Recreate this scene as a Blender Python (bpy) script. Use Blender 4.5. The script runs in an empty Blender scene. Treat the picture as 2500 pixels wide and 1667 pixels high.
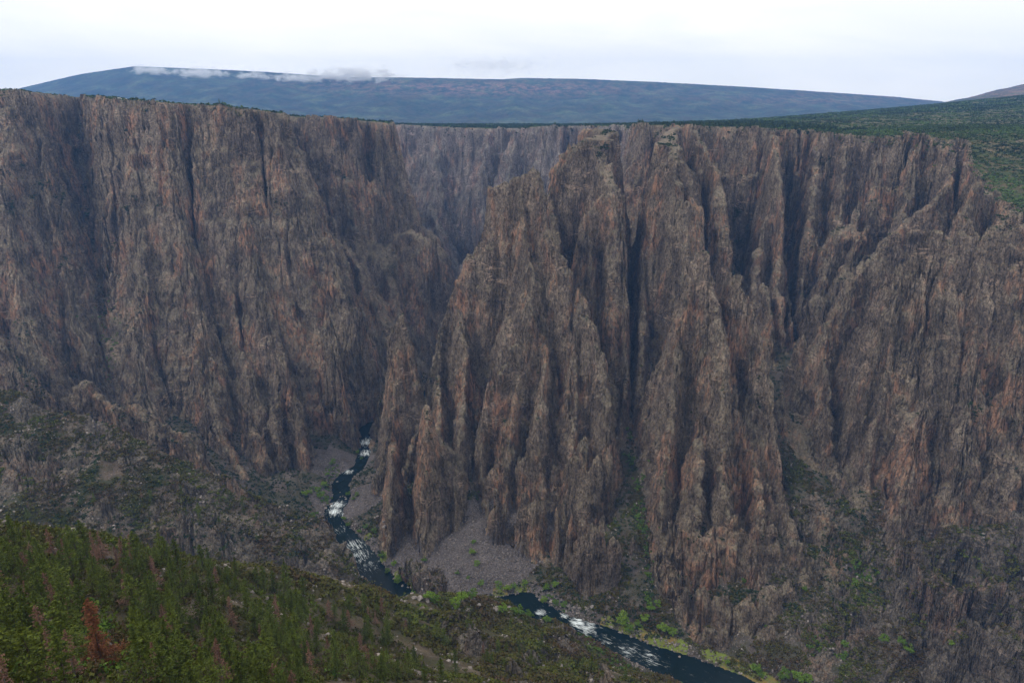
import bpy, math, random, time
import numpy as np
from concurrent.futures import ThreadPoolExecutor
T0 = time.time()
def log(*a): print('[%.1f]' % (time.time()-T0), *a, flush=True)
random.seed(7); rng = np.random.default_rng(7)
f32 = np.float32
scene = bpy.context.scene
COL = scene.collection

# ------------------------------------------------------------------ camera geometry (metres, eye at the origin, river 550 m below)
PITCH = math.radians(18.8); FPX = 1568.0; CX, CY = 1176.0, 784.0
CP, SP = math.cos(PITCH), math.sin(PITCH)
ZR = -550.0
def wp(u, v, Y):
    up = -(v-CY)/FPX
    dy = CP + up*SP; dz = -SP + up*CP
    t = Y/dy
    return ((u-CX)/FPX*t, Y, dz*t)
def wz(u, v, Z=ZR):
    up = -(v-CY)/FPX
    dy = CP + up*SP; dz = -SP + up*CP
    t = Z/dz
    return ((u-CX)/FPX*t, dy*t, Z)
def proj(x, y, z):
    fw = y*CP - z*SP; up = y*SP + z*CP
    return CX + FPX*x/fw, CY - FPX*up/fw, fw

# ------------------------------------------------------------------ noise
_r = np.random.default_rng(11)
_ang = _r.random((256, 256))*2*np.pi
GX = np.cos(_ang).astype(f32).ravel(); GY = np.sin(_ang).astype(f32).ravel()
RND = _r.random((4, 256*256)).astype(f32)
POOL = ThreadPoolExecutor(4)
def par(fn, *arrs):
    """run fn over row chunks of flat arrays in threads"""
    n = arrs[0].shape[0]
    k = max(1, min(64, n//60000))
    idx = np.linspace(0, n, k+1).astype(int)
    outs = list(POOL.map(lambda i: fn(*[a[idx[i]:idx[i+1]] for a in arrs]), range(k)))
    if isinstance(outs[0], tuple): return tuple(np.concatenate([o[j] for o in outs]) for j in range(len(outs[0])))
    return np.concatenate(outs)
def gn(x, y, seed=0):
    """gradient noise about -0.7..0.7"""
    x = x + seed*17.37; y = y + seed*41.13
    xi = np.floor(x); yi = np.floor(y); fx = (x-xi).astype(f32); fy = (y-yi).astype(f32)
    xi = xi.astype(np.int32) & 255; yi = yi.astype(np.int32) & 255
    x1 = (xi+1) & 255; y1 = (yi+1) & 255
    sx = fx*fx*fx*(fx*(fx*6-15)+10); sy = fy*fy*fy*(fy*(fy*6-15)+10)
    a = yi*256+xi; b = yi*256+x1; c = y1*256+xi; d = y1*256+x1
    n00 = GX[a]*fx + GY[a]*fy; n10 = GX[b]*(fx-1) + GY[b]*fy
    n01 = GX[c]*fx + GY[c]*(fy-1); n11 = GX[d]*(fx-1) + GY[d]*(fy-1)
    u = n00 + sx*(n10-n00); w = n01 + sx*(n11-n01)
    return u + sy*(w-u)
def fbm(x, y, oct=4, seed=0, gain=.5):
    s = 0; a = 1.; f = 1.
    for i in range(oct):
        s = s + a*gn(x*f, y*f, seed+i*3); a *= gain; f *= 2.03
    return s
def vn3(x, y, z, seed=0):
    """value noise 3-D, -1..1"""
    R = RND[seed % 4]
    x = x+seed*7.1; y = y+seed*3.3; z = z+seed*5.7
    xi = np.floor(x); yi = np.floor(y); zi = np.floor(z)
    fx = (x-xi).astype(f32); fy = (y-yi).astype(f32); fz = (z-zi).astype(f32)
    xi = xi.astype(np.int32); yi = yi.astype(np.int32); zi = zi.astype(np.int32)
    fx = fx*fx*(3-2*fx); fy = fy*fy*(3-2*fy); fz = fz*fz*(3-2*fz)
    def L(zz):
        o = zz*26449
        h = lambda X, Y: R[(X*73 + Y*9973 + o) & 65535]
        a = h(xi, yi); b = h(xi+1, yi); c = h(xi, yi+1); d = h(xi+1, yi+1)
        u = a+fx*(b-a); w = c+fx*(d-c)
        return u+fy*(w-u)
    a = L(zi); b = L(zi+1)
    return (a+fz*(b-a))*2-1
def vor(x, y, seed=0):
    """cells: (random value of nearest cell, edge distance F2-F1)"""
    x = x+seed*13.7; y = y+seed*29.1
    xi = np.floor(x).astype(np.int32); yi = np.floor(y).astype(np.int32)
    f1 = np.full(x.shape, 9., f32); f2 = np.full(x.shape, 9., f32); val = np.zeros(x.shape, f32)
    for dx in (-1, 0, 1):
        for dy in (-1, 0, 1):
            cx = xi+dx; cy = yi+dy
            k = ((cx & 255)*256 + (cy & 255))
            px = cx + .1+.8*RND[0][k]; py = cy + .1+.8*RND[1][k]
            d = np.sqrt((px-x)**2 + (py-y)**2).astype(f32)
            near = d < f1
            f2 = np.where(near, f1, np.minimum(f2, d)); val = np.where(near, RND[2][k], val); f1 = np.where(near, d, f1)
    return val, f2-f1
def sstep(a, b, x):
    t = np.clip((x-a)/(b-a), 0, 1); return t*t*(3-2*t)
def tps(pts, ext=0.0):
    P = np.array(pts, float); n = len(P); S = 300.
    X = P[:, :2]/S
    def K(A, B):
        r2 = ((A[:, None, :]-B[None])**2).sum(-1)
        return .5*r2*np.log(r2+1e-9)
    A = np.zeros((n+3, n+3)); A[:n, :n] = K(X, X) + np.eye(n)*ext
    A[:n, n] = 1; A[:n, n+1:] = X; A[n, :n] = 1; A[n+1:, :n] = X.T
    w = np.linalg.solve(A, np.r_[P[:, 2], 0, 0, 0])
    def f(x, y):
        x = x/S; y = y/S
        s = w[n] + w[n+1]*x + w[n+2]*y
        for i in range(n):
            r2 = (x-X[i, 0])**2 + (y-X[i, 1])**2
            s = s + w[i]*.5*r2*np.log(r2+1e-9)
        return s.astype(f32)
    return lambda x, y: par(f, x, y)

# ------------------------------------------------------------------ the lie of the land
# river: (u, v, half width)
RIV = [wz(1010, 760)[:2]+(12,), wz(845, 985)[:2]+(9,), wz(845, 1010)[:2]+(10,), wz(838, 1040)[:2]+(10,), wz(826, 1072)[:2]+(10,),
       wz(796, 1092)[:2]+(13,), wz(782, 1112)[:2]+(14,), wz(787, 1140)[:2]+(14,), wz(768, 1170)[:2]+(14,), wz(764, 1200)[:2]+(15,),
       wz(800, 1235)[:2]+(15,), wz(828, 1275)[:2]+(20,), wz(848, 1320)[:2]+(25,), wz(885, 1355)[:2]+(24,), wz(945, 1384)[:2]+(15,),
       wz(1040, 1402)[:2]+(14,), wz(1140, 1394)[:2]+(18,), wz(1205, 1392)[:2]+(27,), wz(1250, 1408)[:2]+(17,), wz(1300, 1432)[:2]+(14,), wz(1400, 1464)[:2]+(16,),
       wz(1490, 1505)[:2]+(18,), wz(1590, 1540)[:2]+(21,), wz(1700, 1580)[:2]+(19,), (330., 440., 18), (600., 300., 18)]
RIV = [(-1500., 2450., 12), (-800., 2330., 12), (-420., 2280., 12), (-150., 2200., 12), (-95., 1900., 12), (-105., 1600., 12), (-170., 1300., 11)] + RIV[1:]
def polydist(x, y, pts, third=True):
    """distance to a polyline, with the third value interpolated, and the side"""
    best = np.full(x.shape, 1e9, f32); val = np.zeros(x.shape, f32); side = np.zeros(x.shape, f32)
    for (ax, ay, az), (bx, by, bz) in zip(pts[:-1], pts[1:]):
        vx, vy = bx-ax, by-ay; L2 = vx*vx+vy*vy+1e-9
        t = np.clip(((x-ax)*vx+(y-ay)*vy)/L2, 0, 1)
        ex = x-(ax+t*vx); ey = y-(ay+t*vy)
        d = np.sqrt(ex*ex+ey*ey); m = d < best
        best = np.where(m, d, best); val = np.where(m, az+t*(bz-az), val)
        side = np.where(m, (x-ax)*vy-(y-ay)*vx, side)     # >0: right of the travel direction
    return best, val, side

G = 3.0
X0, X1, Y0, Y1 = -2300., 2300., -40., 3300.
NX = int((X1-X0)/G)+1; NY = int((Y1-Y0)/G)+1
gx, gy = np.meshgrid(np.linspace(X0, X1, NX, dtype=f32), np.linspace(Y0, Y1, NY, dtype=f32))
fx_, fy_ = gx.ravel(), gy.ravel()

# component ids
FLOOR, PLATEAU, LWALL, MWALL, FWALL, RWALL, NEAR, LRIDGE, CONE = range(9)
H = None; SMO = None
dr, rw, rside = par(lambda a, b: polydist(a, b, RIV), fx_, fy_)
e = np.maximum(dr-rw, 0)
fa = np.interp(e, [0, 4, 10, 30, 90, 200, 450, 700], [0, 2, 4, 13, 38, 75, 190, 240]).astype(f32)
fb = np.interp(e, [0, 4, 10, 30, 90, 200, 450, 700], [0, 2, 4, 13, 40, 76, 205, 320]).astype(f32)
fa = fa*(1-.5*sstep(-160, -260, fx_)*(fa > 20))
kb = sstep(250, 340, fx_)*(1-sstep(680, 800, fy_))
floor = -550 + fa + (fb-fa)*np.clip(kb, 0, 1)
floor += 9*fbm(fx_/60, fy_/60, 3, 5)*sstep(15, 80, e)
rw = rw*.86
H = np.where(dr < rw, -552-3*(1-dr/np.maximum(rw, 1)), floor).astype(f32)
ID = np.full(H.shape, FLOOR, np.int16); ROCK = np.zeros(H.shape, f32)
log('river')
def put(h, idn, rock, where=None):
    global H, ID, ROCK
    if where is None:
        m = h > H; H = np.where(m, h, H); ID[m] = idn; ROCK[m] = rock if np.isscalar(rock) else rock[m]
    else:
        Hs = H[where]; m = h > Hs
        H[where] = np.where(m, h, Hs); a = ID[where]; a[m] = idn; ID[where] = a
        a = ROCK[where]; a[m] = rock; ROCK[where] = a

# plateau surface control points
PC = [wp(-300, 185, 1350), wp(0, 207, 1330), wp(120, 215, 1350), wp(200, 222, 1330), wp(300, 230, 1300), wp(400, 238, 1290), wp(560, 249, 1300), wp(655, 262, 1330),
      wp(715, 269, 1600), wp(780, 272, 1620), wp(905, 284, 1650), wp(905, 286, 2500), wp(1000, 291, 2400), wp(1150, 295, 2250), wp(1250, 289, 2100),
      wp(1400, 290, 1900), wp(1500, 288, 1500), wp(1600, 292, 1450), wp(1700, 293, 1400), wp(1830, 302, 1350), wp(1900, 309, 1290), wp(2000, 315, 1230),
      wp(2150, 320, 1180), wp(2220, 375, 1080), wp(2300, 455, 960), wp(2390, 520, 850), wp(2600, 640, 700),
      wp(2300, 300, 1250), wp(2000, 300, 1420), wp(1700, 283, 1900), wp(1900, 272, 2200), wp(2100, 250, 2700), wp(2352, 222, 2900), wp(2352, 262, 1900), wp(2250, 240, 2650),
      wp(1900, 262, 2900), wp(1700, 277, 3200), wp(1400, 286, 3200), wp(1100, 287, 3200), wp(800, 290, 3200), wp(500, 292, 3200), wp(100, 300, 3200), wp(2500, 200, 3200), wp(2300, 226, 3300),
      wp(300, 262, 2200), wp(-400, 250, 2300), wp(2800, 300, 1500), wp(2600, 380, 1050), wp(2900, 180, 2800), (-2300, 1500, 60), (-2300, 3000, -60)]
plat = tps(PC, .0005)(fx_, fy_)
plat = np.minimum(plat, 150)
log('plateau tps')
def rimpts(L): return [wp(*p)[:2] for p in L]
RIM_L = rimpts([(-2000, 150, 1250), (-600, 180, 1300), (-150, 200, 1300), (0, 207, 1310), (110, 215, 1330), (160, 218, 1350), (178, 222, 1470), (200, 222, 1330), (300, 230, 1290), (400, 238, 1270), (470, 242, 1285),
                (560, 249, 1280), (630, 260, 1290), (655, 262, 1330), (664, 266, 1430), (650, 272, 1600), (560, 272, 1900), (300, 272, 2300)]) + [(-2300., 2300.)]
RIM_M = rimpts([(560, 268, 1750), (690, 272, 1700), (712, 270, 1600), (760, 271, 1580), (860, 280, 1600), (905, 285, 1650), (898, 285, 1900), (800, 285, 2300), (700, 285, 2650), (500, 285, 2800), (300, 285, 2600)])
RIM_F = rimpts([(600, 285, 3000), (860, 286, 2750), (930, 287, 2500), (1000, 291, 2420), (1080, 293, 2350), (1150, 295, 2270), (1185, 293, 2350), (1215, 290, 2180), (1290, 288, 2100), (1330, 288, 2150), (1360, 288, 2000),
                (1410, 290, 1880), (1425, 290, 2000), (1440, 290, 1800), (1480, 288, 1560), (1560, 290, 1480), (1640, 291, 1440), (1740, 297, 1400), (1790, 300, 1430), (1830, 302, 1370), (1868, 305, 1420), (1900, 309, 1300),
                (1960, 313, 1260), (2030, 316, 1230), (2150, 320, 1180), (2190, 350, 1120), (2250, 400, 1030), (2300, 455, 950), (2400, 520, 850), (2600, 640, 700), (3000, 800, 560)]) + [(2300., 200.), (2300., 3300.), (-700., 3300.)]
def polysd(x, y, poly):
    """distance to a closed polygon's outline and inside flag"""
    best = np.full(x.shape, 1e9, f32); ins = np.zeros(x.shape, bool)
    n = len(poly)
    for i in range(n):
        ax, ay = poly[i]; bx, by = poly[(i+1) % n]
        vx, vy = bx-ax, by-ay; L2 = vx*vx+vy*vy+1e-9
        t = np.clip(((x-ax)*vx+(y-ay)*vy)/L2, 0, 1)
        best = np.minimum(best, (x-ax-t*vx)**2+(y-ay-t*vy)**2)
        if ay != by:
            c = ((ay > y) != (by > y)) & (x < (bx-ax)*(y-ay)/(by-ay)+ax)
            ins ^= c
    return np.sqrt(best), ins
for poly, idn, prof in ((RIM_L, LWALL, ([0, 5, 30, 60, 95, 140, 200, 300], [0, 34, 108, 190, 266, 345, 432, 600])),
                        (RIM_M, MWALL, ([0, 8, 60, 80, 110, 150, 190, 260], [0, 60, 250, 275, 300, 430, 520, 620])),
                        (RIM_F, RWALL, ([0, 6, 45, 75, 115, 170, 240, 360], [0, 38, 185, 250, 335, 420, 500, 615]))):
    d, ins = par(lambda a, b: polysd(a, b, poly), fx_, fy_)
    h = np.where(ins, plat, plat - np.interp(d, *prof).astype(f32))
    m = (h > H)
    H = np.where(m, h, H); ID[m & ins] = PLATEAU; ID[m & ~ins] = idn
    edge = 1-sstep(0, 14, d)
    ROCK[m & ~ins] = 1; mi = m & ins; ROCK[mi] = edge[mi]
ID[(ID == RWALL) & (fy_ > 1720)] = FWALL
log('walls')

RID = []
_zr = np.random.default_rng(21)
def ridge(name, pts, s=4.5, w=3, sL=None, sR=None, cap=.35, rock=1., zig=None, lab=None):
    P3 = [wp(*p) for p in pts]
    if zig:      # serrated crest: alternate tips and notches along the line
        amp, sp = zig; out = []
        q_ = np.array(P3); sg = np.r_[0, np.cumsum(np.linalg.norm(np.diff(q_[:, :2], axis=0), axis=1))]
        ss = [0.]
        while ss[-1] < sg[-1]: ss.append(ss[-1]+sp*_zr.uniform(.5, 1.4))
        for k, a in enumerate(ss):
            c = [np.interp(a, sg, q_[:, j]) for j in range(3)]
            c[0] += _zr.normal(0, 3); c[1] += _zr.normal(0, 5); c[2] += (amp*_zr.uniform(.2, 1) if k % 2 else -amp*_zr.uniform(.5, 1.6)); out.append(tuple(c))
        P3 = out
    RID.append((name, P3, s, w, sL, sR, cap, rock, lab or name))
C1 = 'c1'
# the central massif
ridge('c1b', [(1125, 440, 1045), (1160, 420, 1045), (1200, 412, 1042)], 9, 6, lab=C1)
ridge('c1b', [(1205, 405, 1040), (1224, 393, 1030), (1240, 425, 1018), (1258, 500, 1000)], 7, 5, lab=C1)
ridge('c1b', [(1085, 600, 1035), (1120, 560, 1030), (1180, 560, 1020)], 8, 6, lab=C1)
ridge(C1, [(1262, 520, 990), (1290, 590, 965), (1335, 680, 935), (1362, 760, 900), (1385, 880, 860), (1398, 960, 822), (1392, 1090, 790), (1385, 1230, 735), (1365, 1310, 700), (1355, 1375, 672)], 4.6, 5)
ridge(C1, [(1119, 432, 1045), (1112, 520, 1040), (1080, 590, 1035), (1045, 660, 1030), (1012, 760, 1015), (1000, 830, 990), (985, 900, 960), (965, 980, 925), (930, 1060, 880)], 5, 4)
ridge(C1, [(1200, 430, 1030), (1208, 560, 985), (1222, 620, 955), (1212, 692, 925), (1206, 730, 918), (1196, 850, 890), (1180, 960, 860), (1165, 1100, 805), (1150, 1230, 750), (1140, 1300, 710)], 5, 3)
ridge(C1, [(1196, 780, 900), (1140, 870, 880), (1108, 905, 872), (1098, 960, 862), (1110, 1080, 820), (1122, 1200, 770), (1130, 1310, 715)], 6, 3)
ridge(C1, [(1290, 640, 955), (1328, 716, 925), (1325, 850, 885), (1318, 1000, 830), (1300, 1130, 780), (1285, 1290, 712)], 5.5, 3)
ridge(C1, [(1255, 800, 905), (1246, 900, 870), (1240, 966, 838), (1240, 985, 834), (1235, 1120, 788), (1228, 1280, 722), (1220, 1350, 690)], 6, 4)
ridge(C1, [(1340, 1010, 815), (1345, 1160, 765), (1335, 1290, 700), (1325, 1380, 668)], 5.5, 5)
ridge(C1, [(1060, 720, 1000), (1075, 850, 940), (1060, 960, 890), (1050, 1080, 830), (1055, 1170, 785)], 4, 3)
ridge(C1, [(1010, 850, 960), (1010, 960, 900), (1000, 1060, 850), (960, 1130, 800)], 4, 3)
ridge(C1, [(1225, 600, 985), (1235, 760, 935), (1240, 950, 880), (1245, 1120, 815), (1250, 1250, 755), (1250, 1330, 715)], 2.6, 12)
ridge(C1, [(1320, 900, 880), (1320, 1060, 830), (1320, 1230, 760), (1320, 1330, 715)], 3, 12)
ridge(C1, [(1170, 960, 865), (1170, 1120, 815), (1175, 1240, 770), (1180, 1310, 730)], 3.4, 10)
ridge(C1, [(1122, 1190, 745), (1170, 1160, 745), (1230, 1150, 742), (1280, 1170, 734), (1320, 1180, 716)], 4.8, 3, zig=(24, 12))
ridge(C1, [(1325, 1190, 702), (1345, 1215, 682), (1375, 1205, 678), (1408, 1240, 678)], 5, 4, zig=(18, 11))
ridge(C1, [(1000, 1000, 870), (1040, 1030, 850), (1065, 1080, 830)], 3.5, 6)
ridge(C1, [(1115, 1080, 805), (1200, 1040, 805), (1300, 1040, 790), (1385, 1060, 768)], 4.2, 3, zig=(20, 19))
# towers left of it
ridge('tower', [(905, 770, 965), (922, 744, 962), (945, 790, 960), (955, 880, 940)], 8, 5)
ridge('tower', [(915, 800, 950), (905, 930, 920), (885, 1040, 890), (865, 1100, 870)], 4.5, 4)
ridge('spirea', [(980, 940, 830), (985, 985, 775), (987, 1010, 770), (985, 1110, 755), (983, 1230, 733), (980, 1275, 722)], 5.5, 2)
ridge('spirea', [(1000, 1040, 790), (1042, 1062, 790), (1048, 1160, 765)], 5.5, 2)
ridge('spireb', [(905, 1010, 830), (897, 1040, 790), (893, 1130, 772), (890, 1240, 745)], 5.5, 2)
# second great fin
ridge('c2', [(1345, 292, 1420), (1400, 296, 1300), (1378, 300, 1215), (1372, 320, 1195), (1395, 378, 1150), (1408, 420, 1110), (1415, 440, 1095), (1412, 600, 1045), (1405, 740, 1000), (1400, 860, 960), (1420, 980, 900)], 5.5, 9)
ridge('c2', [(1378, 305, 1205), (1310, 345, 1205), (1275, 400, 1190), (1262, 470, 1165), (1290, 600, 1090)], 5.5, 5)
ridge('c2', [(1415, 430, 1100), (1438, 450, 1085), (1441, 560, 1060), (1438, 700, 1010), (1436, 850, 950)], 7, 4)
ridge('c2', [(1350, 470, 1090), (1345, 600, 1040), (1350, 700, 1000)], 6, 5)
ridge('c2', [(1435, 860, 930), (1428, 1000, 870)], 6, 3)
ridge('c2b', [(1338, 530, 1085), (1352, 480, 1088), (1385, 450, 1092), (1425, 438, 1092), (1440, 450, 1088)], 9, 6, lab='c2')
ridge('c2b', [(1285, 400, 1185), (1320, 350, 1190), (1360, 312, 1195), (1395, 312, 1190)], 7, 10, lab='c2')
# third, tallest fin
ridge('c3', [(1560, 288, 1420), (1540, 286, 1260), (1530, 285, 1170), (1500, 300, 1165), (1465, 325, 1160), (1452, 400, 1150), (1465, 560, 1090), (1470, 700, 1030), (1475, 840, 965), (1470, 960, 910), (1478, 1100, 850)], 5.5, 7)
ridge('c3', [(1530, 285, 1170), (1552, 320, 1140), (1548, 362, 1110), (1560, 440, 1070), (1570, 560, 1038), (1572, 640, 1015)], 5.5, 8)
ridge('c3', [(1600, 300, 1330), (1625, 375, 1200), (1640, 400, 1130), (1652, 480, 1090), (1668, 580, 1062), (1680, 650, 1040), (1692, 740, 1005)], 6.5, 5)
ridge('c3', [(1585, 500, 1060), (1595, 400, 1100)], 5, 3)
ridge('c3b', [(1480, 330, 1165), (1510, 305, 1165), (1550, 300, 1160)], 8, 8, lab='c3')
ridge('c3b', [(1548, 362, 1112), (1575, 372, 1112), (1600, 400, 1105)], 8, 8, lab='c3')
ridge('c3b', [(1570, 470, 1060), (1600, 480, 1062)], 8, 8, lab='c3')
ridge('c3b', [(1492, 400, 1135), (1530, 372, 1125), (1555, 380, 1115)], 8, 8, lab='c3')
ridge('c3b', [(1515, 560, 1075), (1560, 530, 1060), (1598, 545, 1050)], 8, 8, lab='c3')
ridge('c3b', [(1625, 385, 1160), (1640, 410, 1125), (1655, 470, 1095), (1668, 560, 1065)], 7, 9, lab='c3')
# front pyramid
ridge('c4', [(1585, 640, 905), (1602, 588, 890), (1615, 577, 880), (1628, 600, 870), (1645, 660, 850), (1655, 780, 815), (1660, 900, 780), (1665, 1050, 735), (1670, 1180, 690)], 4.2, 4)
ridge('c4', [(1605, 600, 880), (1570, 760, 840), (1545, 900, 805), (1530, 1040, 765), (1520, 1180, 715), (1515, 1290, 675)], 4.6, 3)
ridge('c4', [(1680, 640, 880), (1695, 655, 865), (1725, 690, 850), (1742, 760, 835), (1765, 860, 810), (1785, 980, 775), (1800, 1100, 740), (1820, 1210, 695)], 5, 3)
ridge('c4', [(1700, 900, 790), (1735, 1040, 745), (1745, 1080, 733), (1755, 1190, 695), (1765, 1290, 655)], 5, 3)
ridge('c4', [(1600, 1000, 760), (1600, 1150, 710), (1590, 1290, 660)], 4, 3)
ridge('bench', [(1525, 1240, 678), (1580, 1215, 676), (1660, 1205, 672), (1740, 1215, 670), (1815, 1240, 664), (1835, 1270, 655)], 3.6, 4, rock=.9, zig=(14, 13))
ridge('bench', [(1535, 1330, 650), (1600, 1350, 628), (1680, 1370, 612), (1770, 1360, 618), (1830, 1350, 632)], 3.0, 5, rock=.8, zig=(12, 13))
ridge('bench', [(1560, 1400, 625), (1600, 1440, 604), (1680, 1455, 590), (1760, 1440, 594)], 3.4, 5, rock=.85, zig=(8, 12))
ridge('spirec', [(1452, 1270, 715), (1458, 1225, 705), (1462, 1300, 690)], 6, 1.5)
ridge('spirec', [(1467, 1325, 680), (1468, 1345, 672)], 7, 1)
ridge('c4', [(1625, 700, 870), (1630, 850, 830), (1640, 1000, 790), (1650, 1130, 745), (1655, 1220, 700)], 2.6, 12)
ridge('c4', [(1720, 850, 830), (1740, 1000, 785), (1755, 1130, 745), (1765, 1230, 700)], 3.2, 10)
ridge('c4', [(1518, 1130, 740), (1600, 1080, 752), (1700, 1090, 745), (1795, 1130, 724)], 4.2, 3, zig=(18, 18))
# fins of the right wall
ridge('c5', [(1775, 305, 1380), (1790, 350, 1190), (1792, 365, 1170), (1795, 440, 1140), (1793, 560, 1100), (1790, 640, 1065), (1798, 740, 1015), (1805, 800, 990)], 8, 5)
ridge('c5', [(1785, 420, 1150), (1750, 520, 1130), (1735, 600, 1090), (1730, 700, 1040)], 5.5, 4)
ridge('c5', [(1750, 640, 1050), (1765, 700, 1010), (1775, 790, 970)], 5.5, 4)
ridge('spired', [(1842, 760, 925), (1850, 740, 915), (1862, 830, 890), (1872, 930, 860), (1885, 1050, 815), (1892, 1160, 770)], 5.5, 2)
ridge('spired', [(1850, 800, 900), (1838, 900, 880), (1830, 1010, 845), (1840, 1120, 800)], 5.5, 2)
ridge('spiree', [(1925, 1060, 765), (1932, 1140, 745), (1935, 1180, 735), (1945, 1240, 715)], 5, 2)
ridge('spiree', [(1900, 1180, 740), (1890, 1260, 705), (1885, 1320, 680)], 4, 4)
ridge('rwb', [(1825, 560, 1135), (1880, 560, 1112), (1950, 500, 1122), (2030, 440, 1150), (2120, 400, 1160), (2160, 380, 1165)], 4.5, 12, zig=(12, 26), lab='rw')
ridge('rwb', [(1835, 700, 1035), (1900, 670, 1015), (1960, 610, 1015), (2040, 560, 1035), (2090, 520, 1060)], 4, 10, zig=(14, 24), lab='rw')
ridge('rwb', [(1640, 420, 1330), (1680, 400, 1330), (1740, 400, 1320)], 5, 10, lab='rw')
ridge('rwb', [(1700, 700, 1090), (1730, 640, 1120), (1690, 620, 1150), (1660, 560, 1180)], 3, 10, lab='rw')
ridge('spiree', [(1900, 1180, 705), (1905, 1260, 665), (1915, 1340, 625), (1930, 1430, 586)], 3.2, 8)
ridge('spiree', [(1850, 1280, 660), (1858, 1400, 608)], 3.2, 8)
ridge('spiree', [(1950, 1235, 680), (1962, 1330, 636)], 3.6, 5)
ridge('rw', [(1880, 330, 1300), (1870, 430, 1200), (1855, 560, 1120), (1840, 690, 1050), (1825, 740, 1020)], 5, 4)
ridge('rw', [(1840, 480, 1170), (1828, 600, 1110), (1820, 700, 1060)], 5.5, 4)
ridge('rw', [(1950, 320, 1260), (1935, 430, 1190), (1915, 560, 1110), (1890, 680, 1040), (1870, 740, 1005)], 4.5, 5)
ridge('rw', [(2030, 330, 1230), (2010, 420, 1180), (1985, 520, 1110), (1950, 610, 1050), (1920, 690, 1000)], 4.5, 5)
ridge('rw', [(2110, 325, 1180), (2095, 420, 1130), (2070, 500, 1080)], 5, 5)
ridge('r2', [(2205, 380, 1110), (2178, 412, 1020), (2171, 424, 1000), (2140, 470, 985), (2078, 515, 985), (2040, 550, 970), (2003, 590, 965), (1960, 630, 955), (1930, 700, 925), (1900, 760, 900)], 5.0, 4, sL=4, sR=3.2)
ridge('r3', [(2290, 440, 980), (2245, 407, 955), (2232, 430, 940), (2210, 470, 930), (2195, 520, 900)], 5, 6)
ridge('r3', [(2330, 480, 900), (2300, 500, 880), (2290, 530, 840)], 3, 8)
ridge('rb', [(2420, 520, 830), (2352, 530, 800), (2300, 535, 800), (2241, 531, 805), (2200, 545, 810), (2153, 545, 815), (2120, 570, 822), (2083, 588, 825), (2040, 625, 832), (1999, 650, 835), (1950, 690, 845), (1911, 716, 852), (1876, 757, 860)], 3.4, 4, zig=(14, 15))
ridge('rb', [(2260, 540, 800), (2250, 640, 780), (2240, 800, 745), (2220, 960, 710), (2200, 1100, 675), (2190, 1200, 650)], 3.4, 5)
ridge('rb', [(2170, 560, 812), (2150, 680, 785), (2130, 830, 755), (2120, 950, 725), (2090, 1100, 690), (2070, 1220, 660)], 3.6, 5)
ridge('rb', [(2070, 600, 828), (2050, 700, 808), (2025, 850, 780), (2000, 980, 752), (1985, 1100, 722), (1985, 1210, 695), (1990, 1270, 680)], 3.8, 4)
ridge('rb', [(1960, 690, 845), (1940, 800, 835), (1925, 900, 815), (1935, 1000, 785)], 4.2, 4)
ridge('rb', [(2360, 560, 790), (2345, 700, 765), (2330, 850, 735), (2325, 920, 720), (2318, 1050, 690), (2310, 1150, 665)], 3.6, 6)
ridge('rb', [(2500, 600, 780), (2420, 900, 720), (2380, 1000, 690)], 3, 6)
ridge('rb', [(1975, 1200, 702), (2050, 1190, 690), (2120, 1160, 682), (2200, 1140, 674), (2280, 1110, 668), (2330, 1080, 674)], 4.4, 3, zig=(24, 14))
ridge('crag', [(1860, 1300, 648), (1880, 1380, 608), (1900, 1460, 568)], 2.6, 4, zig=(9, 14), rock=.85)
ridge('crag', [(1950, 1330, 623), (2010, 1400, 583), (2070, 1440, 558), (2150, 1480, 528)], 2.4, 4, zig=(9, 14), rock=.8)
ridge('crag', [(2080, 1290, 608), (2160, 1330, 578), (2240, 1330, 568), (2340, 1370, 538)], 2.2, 5, zig=(8, 15), rock=.75)
ridge('crag', [(2200, 1440, 508), (2280, 1430, 503), (2380, 1460, 478)], 2.2, 5, zig=(8, 15), rock=.75)
ridge('crag', [(1990, 1280, 658), (2100, 1250, 633), (2230, 1220, 618), (2340, 1190, 613)], 1.6, 6, zig=(5, 15), rock=.6)
# buttresses of the left wall
ridge('lw', [(290, 232, 1300), (300, 330, 1260), (310, 480, 1210), (325, 560, 1180), (320, 700, 1120), (325, 820, 1070), (340, 920, 1020), (360, 1000, 980)], 3.0, 8)
ridge('lw', [(400, 262, 1280), (410, 400, 1235), (430, 560, 1175), (460, 720, 1110), (480, 860, 1050), (500, 980, 1000)], 3.0, 8)
ridge('lw', [(560, 300, 1275), (560, 420, 1240), (575, 560, 1190), (600, 700, 1140), (640, 820, 1090), (650, 900, 1050), (680, 1000, 1000), (715, 1085, 945)], 3.0, 7)
ridge('lw', [(655, 262, 1330), (690, 400, 1300), (740, 540, 1255), (800, 680, 1200), (850, 800, 1155), (870, 900, 1110)], 2.6, 6)
ridge('lw', [(500, 330, 1265), (500, 480, 1225), (520, 640, 1170), (560, 800, 1110), (600, 930, 1040)], 3.0, 6)
ridge('lw', [(215, 380, 1240), (215, 400, 1235), (212, 470, 1215), (200, 520, 1195)], 5, 6)
ridge('lw', [(100, 240, 1310), (110, 400, 1250), (140, 560, 1190), (170, 690, 1130), (200, 800, 1070)], 3.0, 7)
ridge('lw', [(20, 240, 1290), (10, 420, 1190), (30, 560, 1130), (50, 700, 1070), (80, 830, 1000)], 2.6, 12)
ridge('lw', [(-120, 300, 1270), (-120, 480, 1150), (-80, 700, 1040), (-20, 850, 950)], 2.6, 12)
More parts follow.
